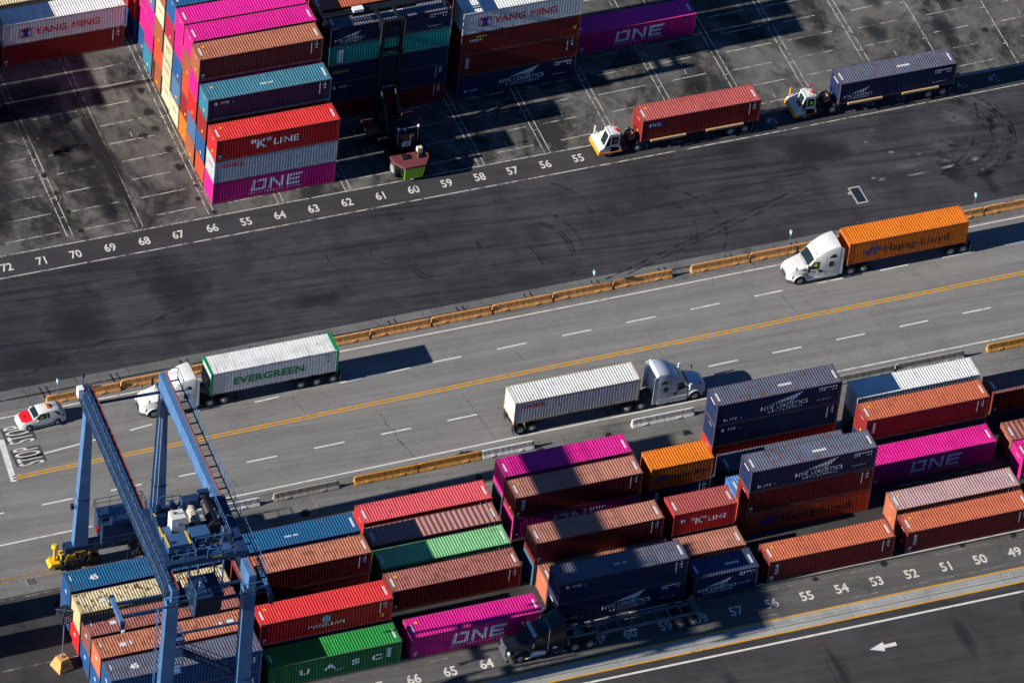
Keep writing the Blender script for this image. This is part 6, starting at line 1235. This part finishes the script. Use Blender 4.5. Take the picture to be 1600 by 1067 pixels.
    m = MB(); m.box(XL - 0.2, y0, z, XR + 0.35, y0 + 0.5, z + 0.45); m.box(XL - 0.2, y1 - 0.5, z, XR + 0.35, y1, z + 0.45); m.box(XL - 0.1, y0 + 0.5, z, XL + 0.6, y1 - 0.5, z + 0.4); m.box(XR - 0.5, y0 + 0.5, z, XR + 0.3, y1 - 0.5, z + 0.4); m.box(XL + 0.6, -7.0, z, XR - 0.5, -6.4, z + 0.35); m.box(XL + 0.6, y0 + 0.5, z + 0.05, 0.0, y0 + 2.5, z + 0.12)
    tr = m.build("trolley", C_D, t)
    for xx in (XL, XR):
        for yy in (y0 + 0.5, y1 - 0.5): m = MB(); m.lathe([(0.1, -0.1), (0.28, -0.1), (0.28, 0.1), (0.1, 0.1)], 'x', (xx + 0.26, yy, z + 0.06), 14); m.build("trolley_wheel", C_ROPE, tr)
    m = MB(); prof = []
    for k in range(15): prof += [(0.46, -1.5 + k * 0.2), (0.40, -1.4 + k * 0.2)]
    m.lathe([(0.58, -1.62), (0.58, -1.52)] + prof + [(0.60, 1.52), (0.60, 1.7)], 'y', (1.75, -6.1, z + 0.85), 20); m.box(1.3, -7.9, z, 2.2, -7.7, z + 1.2); m.box(1.3, -4.5, z, 2.2, -4.3, z + 1.2); m.build("hoist_drum", C_ROPE, tr, 40)
    m = MB(); m.lathe([(0.25, -1.1), (0.40, -1.0), (0.40, 0.5), (0.46, 0.55), (0.46, 0.75), (0.3, 0.85), (0.15, 1.1)], 'y', (0.35, -6.0, z + 0.85), 16); [m.box(0.0, -6.9 + k * 0.22, z + 1.2, 0.7, -6.85 + k * 0.22, z + 1.28) for k in range(5)]; m.box(0.0, -6.9, z + 0.35, 0.7, -5.3, z + 0.5); m.build("hoist_motor", pmat("motor_cream", (0.42, 0.38, 0.30), 0.5, 0, 0.3), tr)
    m = MB(); m.hexa([(-0.4, -4.9, z + 0.4), (1.3, -4.9, z + 0.4), (1.3, -4.0, z + 0.4), (-0.4, -4.0, z + 0.4)], [(-0.2, -4.8, z + 1.3), (1.2, -4.8, z + 1.3), (1.2, -4.2, z + 1.5), (-0.2, -4.2, z + 1.5)]); m.box(1.4, -4.0, z + 0.4, 2.4, -3.5, z + 1.2); m.build("gearbox", MATS['switch_box_blue'] if 'switch_box_blue' in MATS else C_D, tr)
    m = MB(); m.box(-2.05, -7.6, z + 0.4, -0.85, -6.5, z + 2.35); cbx = m.build("control_cabinet", V_WHITE, tr); m = MB(); m.lathe([(0.14, 0), (0.14, 0.12), (0.06, 0.16)], 'z', (-1.75, -6.9, z + 2.35), 10); m.box(-1.5, -7.1, z + 2.35, -1.0, -6.95, z + 2.40); m.lathe([(0.16, -7.605), (0.16, -7.64)], 'y', (-1.45, 0, z + 1.7), 12); m.build("cabinet_fan", V_GREY, cbx)
    m = MB(); m.box(-2.9, -9.6, z + 0.4, -1.0, -8.2, z + 1.3); m.box(-3.0, -8.1, z + 0.4, -2.1, -7.0, z + 1.1); m.box(-0.7, -9.0, z + 0.4, 0.9, -7.8, z + 1.35); m.box(-0.6, -10.3, z + 0.3, 2.4, -9.4, z + 0.5); m.build("switch_box", pmat('switch_box_blue', (0.030, 0.085, 0.20), 0.5), tr)
    m = MB()
    for a in ((-2.95, -9.68, z + 1.31, -2.8, -8.1, z + 1.36), (-1.1, -9.68, z + 1.31, -0.95, -8.1, z + 1.36), (-3.05, -8.2, z + 1.11, -2.9, -6.9, z + 1.16), (0.3, -9.45, z + 0.52, 1.6, -9.35, z + 0.6), (0.4, -10.9, z + 0.45, 1.8, -10.85, z + 0.55)): m.box(*a)
    m.build("safety_marks", K_YEL, tr)
    m = MB()
    for k in range(2): m.lathe([(0.17, 0), (0.2, 0.08), (0.1, 0.28)], 'z', (1.45 + k * 0.5, -8.5, z + 0.5), 12)
    m.build("work_lamp", V_LAMP, tr)
    m = MB(); rnd = random.Random(11)
    for k in range(30):
        bx, by = rnd.uniform(XL + 0.6, XR - 0.8), rnd.uniform(y0 + 0.3, y1 - 0.6); a, b, c_ = rnd.uniform(0.12, 0.4), rnd.uniform(0.12, 0.4), rnd.uniform(0.2, 1.0); m.box(bx, by, z + 0.42, bx + a, by + b, z + 0.42 + c_)
    for k in range(12):
        bx, by = rnd.uniform(XL + 0.4, XR - 0.4), rnd.uniform(y0, y1); m.tube((bx, by, z + 0.5), (bx + rnd.uniform(-1.5, 1.5), by + rnd.uniform(-1.5, 1.5), z + rnd.uniform(0.5, 1.5)), 0.045, 6)
    m.build("pipework", C_D, tr)
    m = MB()
    for k in range(12): bx, by = rnd.uniform(XL + 0.5, 0.5), rnd.uniform(y0 + 0.1, y1 - 0.3); m.box(bx, by, z + 0.48, bx + 0.06, by + rnd.uniform(0.3, 0.9), z + 0.56)
    m.build("safety_marks", K_YEL, tr)
    m = MB(); rail(m, [(XL + 0.3, y0, z + 0.45), (-0.9, y0, z + 0.45), (-0.9, y0 + 1.4, z + 0.45)]); rail(m, [(-0.5, -9.4, z + 0.45), (2.6, -9.4, z + 0.45), (2.6, -3.6, z + 0.45)]); rail(m, [(XL + 0.2, -7.0, z + 0.45), (XL + 0.2, -3.9, z + 0.45), (-0.8, -3.9, z + 0.45)]); rail(m, [(0.1, y0, z + 0.45), (2.5, y0, z + 0.45)]); m.build("handrail", C_B, tr)
    # cabin hung below the trolley
    m = MB(); m.hexa([(-0.75, -11.0, 14.9), (1.55, -11.0, 14.9), (1.55, -8.7, 14.9), (-0.75, -8.7, 14.9)], [(-0.75, -11.3, 17.4), (1.55, -11.3, 17.4), (1.55, -8.7, 17.4), (-0.75, -8.7, 17.4)]); m.box(-0.85, -11.4, 17.4, 1.65, -8.6, 17.5); cbn = m.build("operator_cabin", C_D, t)
    m = MB(); m.hexa([(-0.62, -11.015, 15.05), (0.33, -11.015, 15.05), (0.33, -10.99, 15.05), (-0.62, -10.99, 15.05)], [(-0.62, -11.29, 17.1), (0.33, -11.29, 17.1), (0.33, -11.26, 17.1), (-0.62, -11.26, 17.1)]); m.hexa([(0.47, -11.015, 15.05), (1.42, -11.015, 15.05), (1.42, -10.99, 15.05), (0.47, -10.99, 15.05)], [(0.47, -11.29, 17.1), (1.42, -11.29, 17.1), (1.42, -11.26, 17.1), (0.47, -11.26, 17.1)]); m.box(-0.765, -10.6, 15.5, -0.752, -9.2, 17.0); m.build("cabin_window", V_GLASS, cbn)
    m = MB(); m.add([(-0.3, -10.4, 17.52), (0.4, -10.2, 17.52), (0.05, -9.4, 17.52), (-0.3, -10.4, 17.9), (0.1, -10.0, 18.0)], [(0, 1, 2), (0, 1, 4, 3), (1, 2, 4), (2, 0, 3, 4)]); m.build("roof_hatch", C_ALU, cbn)
    m = MB(); [m.bar((a, b, 17.4), (a, b, z), 0.12) for a in (-0.7, 1.5) for b in (-11.0, -8.9)]; rail(m, [(-0.8, -8.7, 17.5), (-0.8, -11.35, 17.5), (1.6, -11.35, 17.5), (1.6, -8.7, 17.5)]); m.build("cabin_hanger", C_B, cbn)
    m = MB(); m.lathe([(0.12, 0), (0.14, 0.1), (0.08, 0.25)], 'z', (-0.95, -9.0, 17.6), 10); m.build("beacon", V_AMB, cbn)
    # spreader on its ropes
    zs = 14.2; yc = -7.95; xa, xb = -6.55, 6.55
    m = MB(); m.box(-1.6, yc - 0.8, zs + 0.3, 1.6, yc + 0.8, zs + 0.6); m.box(xa, yc - 0.9, zs - 0.05, xb, yc - 0.64, zs + 0.2); m.box(xa, yc + 0.64, zs - 0.05, xb, yc + 0.9, zs + 0.2)
    for xx in (-2.0, 0, 2.0): m.box(xx - 0.15, yc - 0.62, zs - 0.05, xx + 0.15, yc + 0.62, zs + 0.18)
    sp = m.build("spreader", C_D, t)
    for xx in (xa, xb):
        m = MB(); m.box(xx - 0.17, yc - 1.55, zs - 0.15, xx + 0.17, yc + 1.55, zs + 0.25); m.build("end_beam", C_B, sp)
        for yy in (-1.6, 1.6):
            m = MB(); m.hexa([(xx - 0.14, yc + yy - 0.1, zs - 0.75), (xx + 0.14, yc + yy - 0.1, zs - 0.75), (xx + 0.14, yc + yy + 0.1, zs - 0.75), (xx - 0.14, yc + yy + 0.1, zs - 0.75)], [(xx - 0.2, yc + yy - 0.14, zs + 0.3), (xx + 0.2, yc + yy - 0.14, zs + 0.3), (xx + 0.2, yc + yy + 0.14, zs + 0.3), (xx - 0.2, yc + yy + 0.14, zs + 0.3)]); m.build("guide_flap", C_D, sp)
    m = MB(); m.box(xa - 0.1, yc - 1.85, zs - 0.8, xa + 0.15, yc - 1.66, zs - 0.55); m.build("spreader_lamp", P_WHITE, sp)
    m = MB()
    for xx in (-1.8, 1.8):
        for yy in (-0.8, 0.8): m.tube((xx, yc + yy, zs + 0.7), (xx * 0.8, yc + yy * 0.9, z + 0.1), 0.028, 5); m.tube((xx + 0.2, yc + yy, zs + 0.7), (xx * 0.8 + 0.2, yc + yy * 0.9, z + 0.1), 0.028, 5)
    m.build("hoist_rope", C_ROPE, t)
    return t
crane()
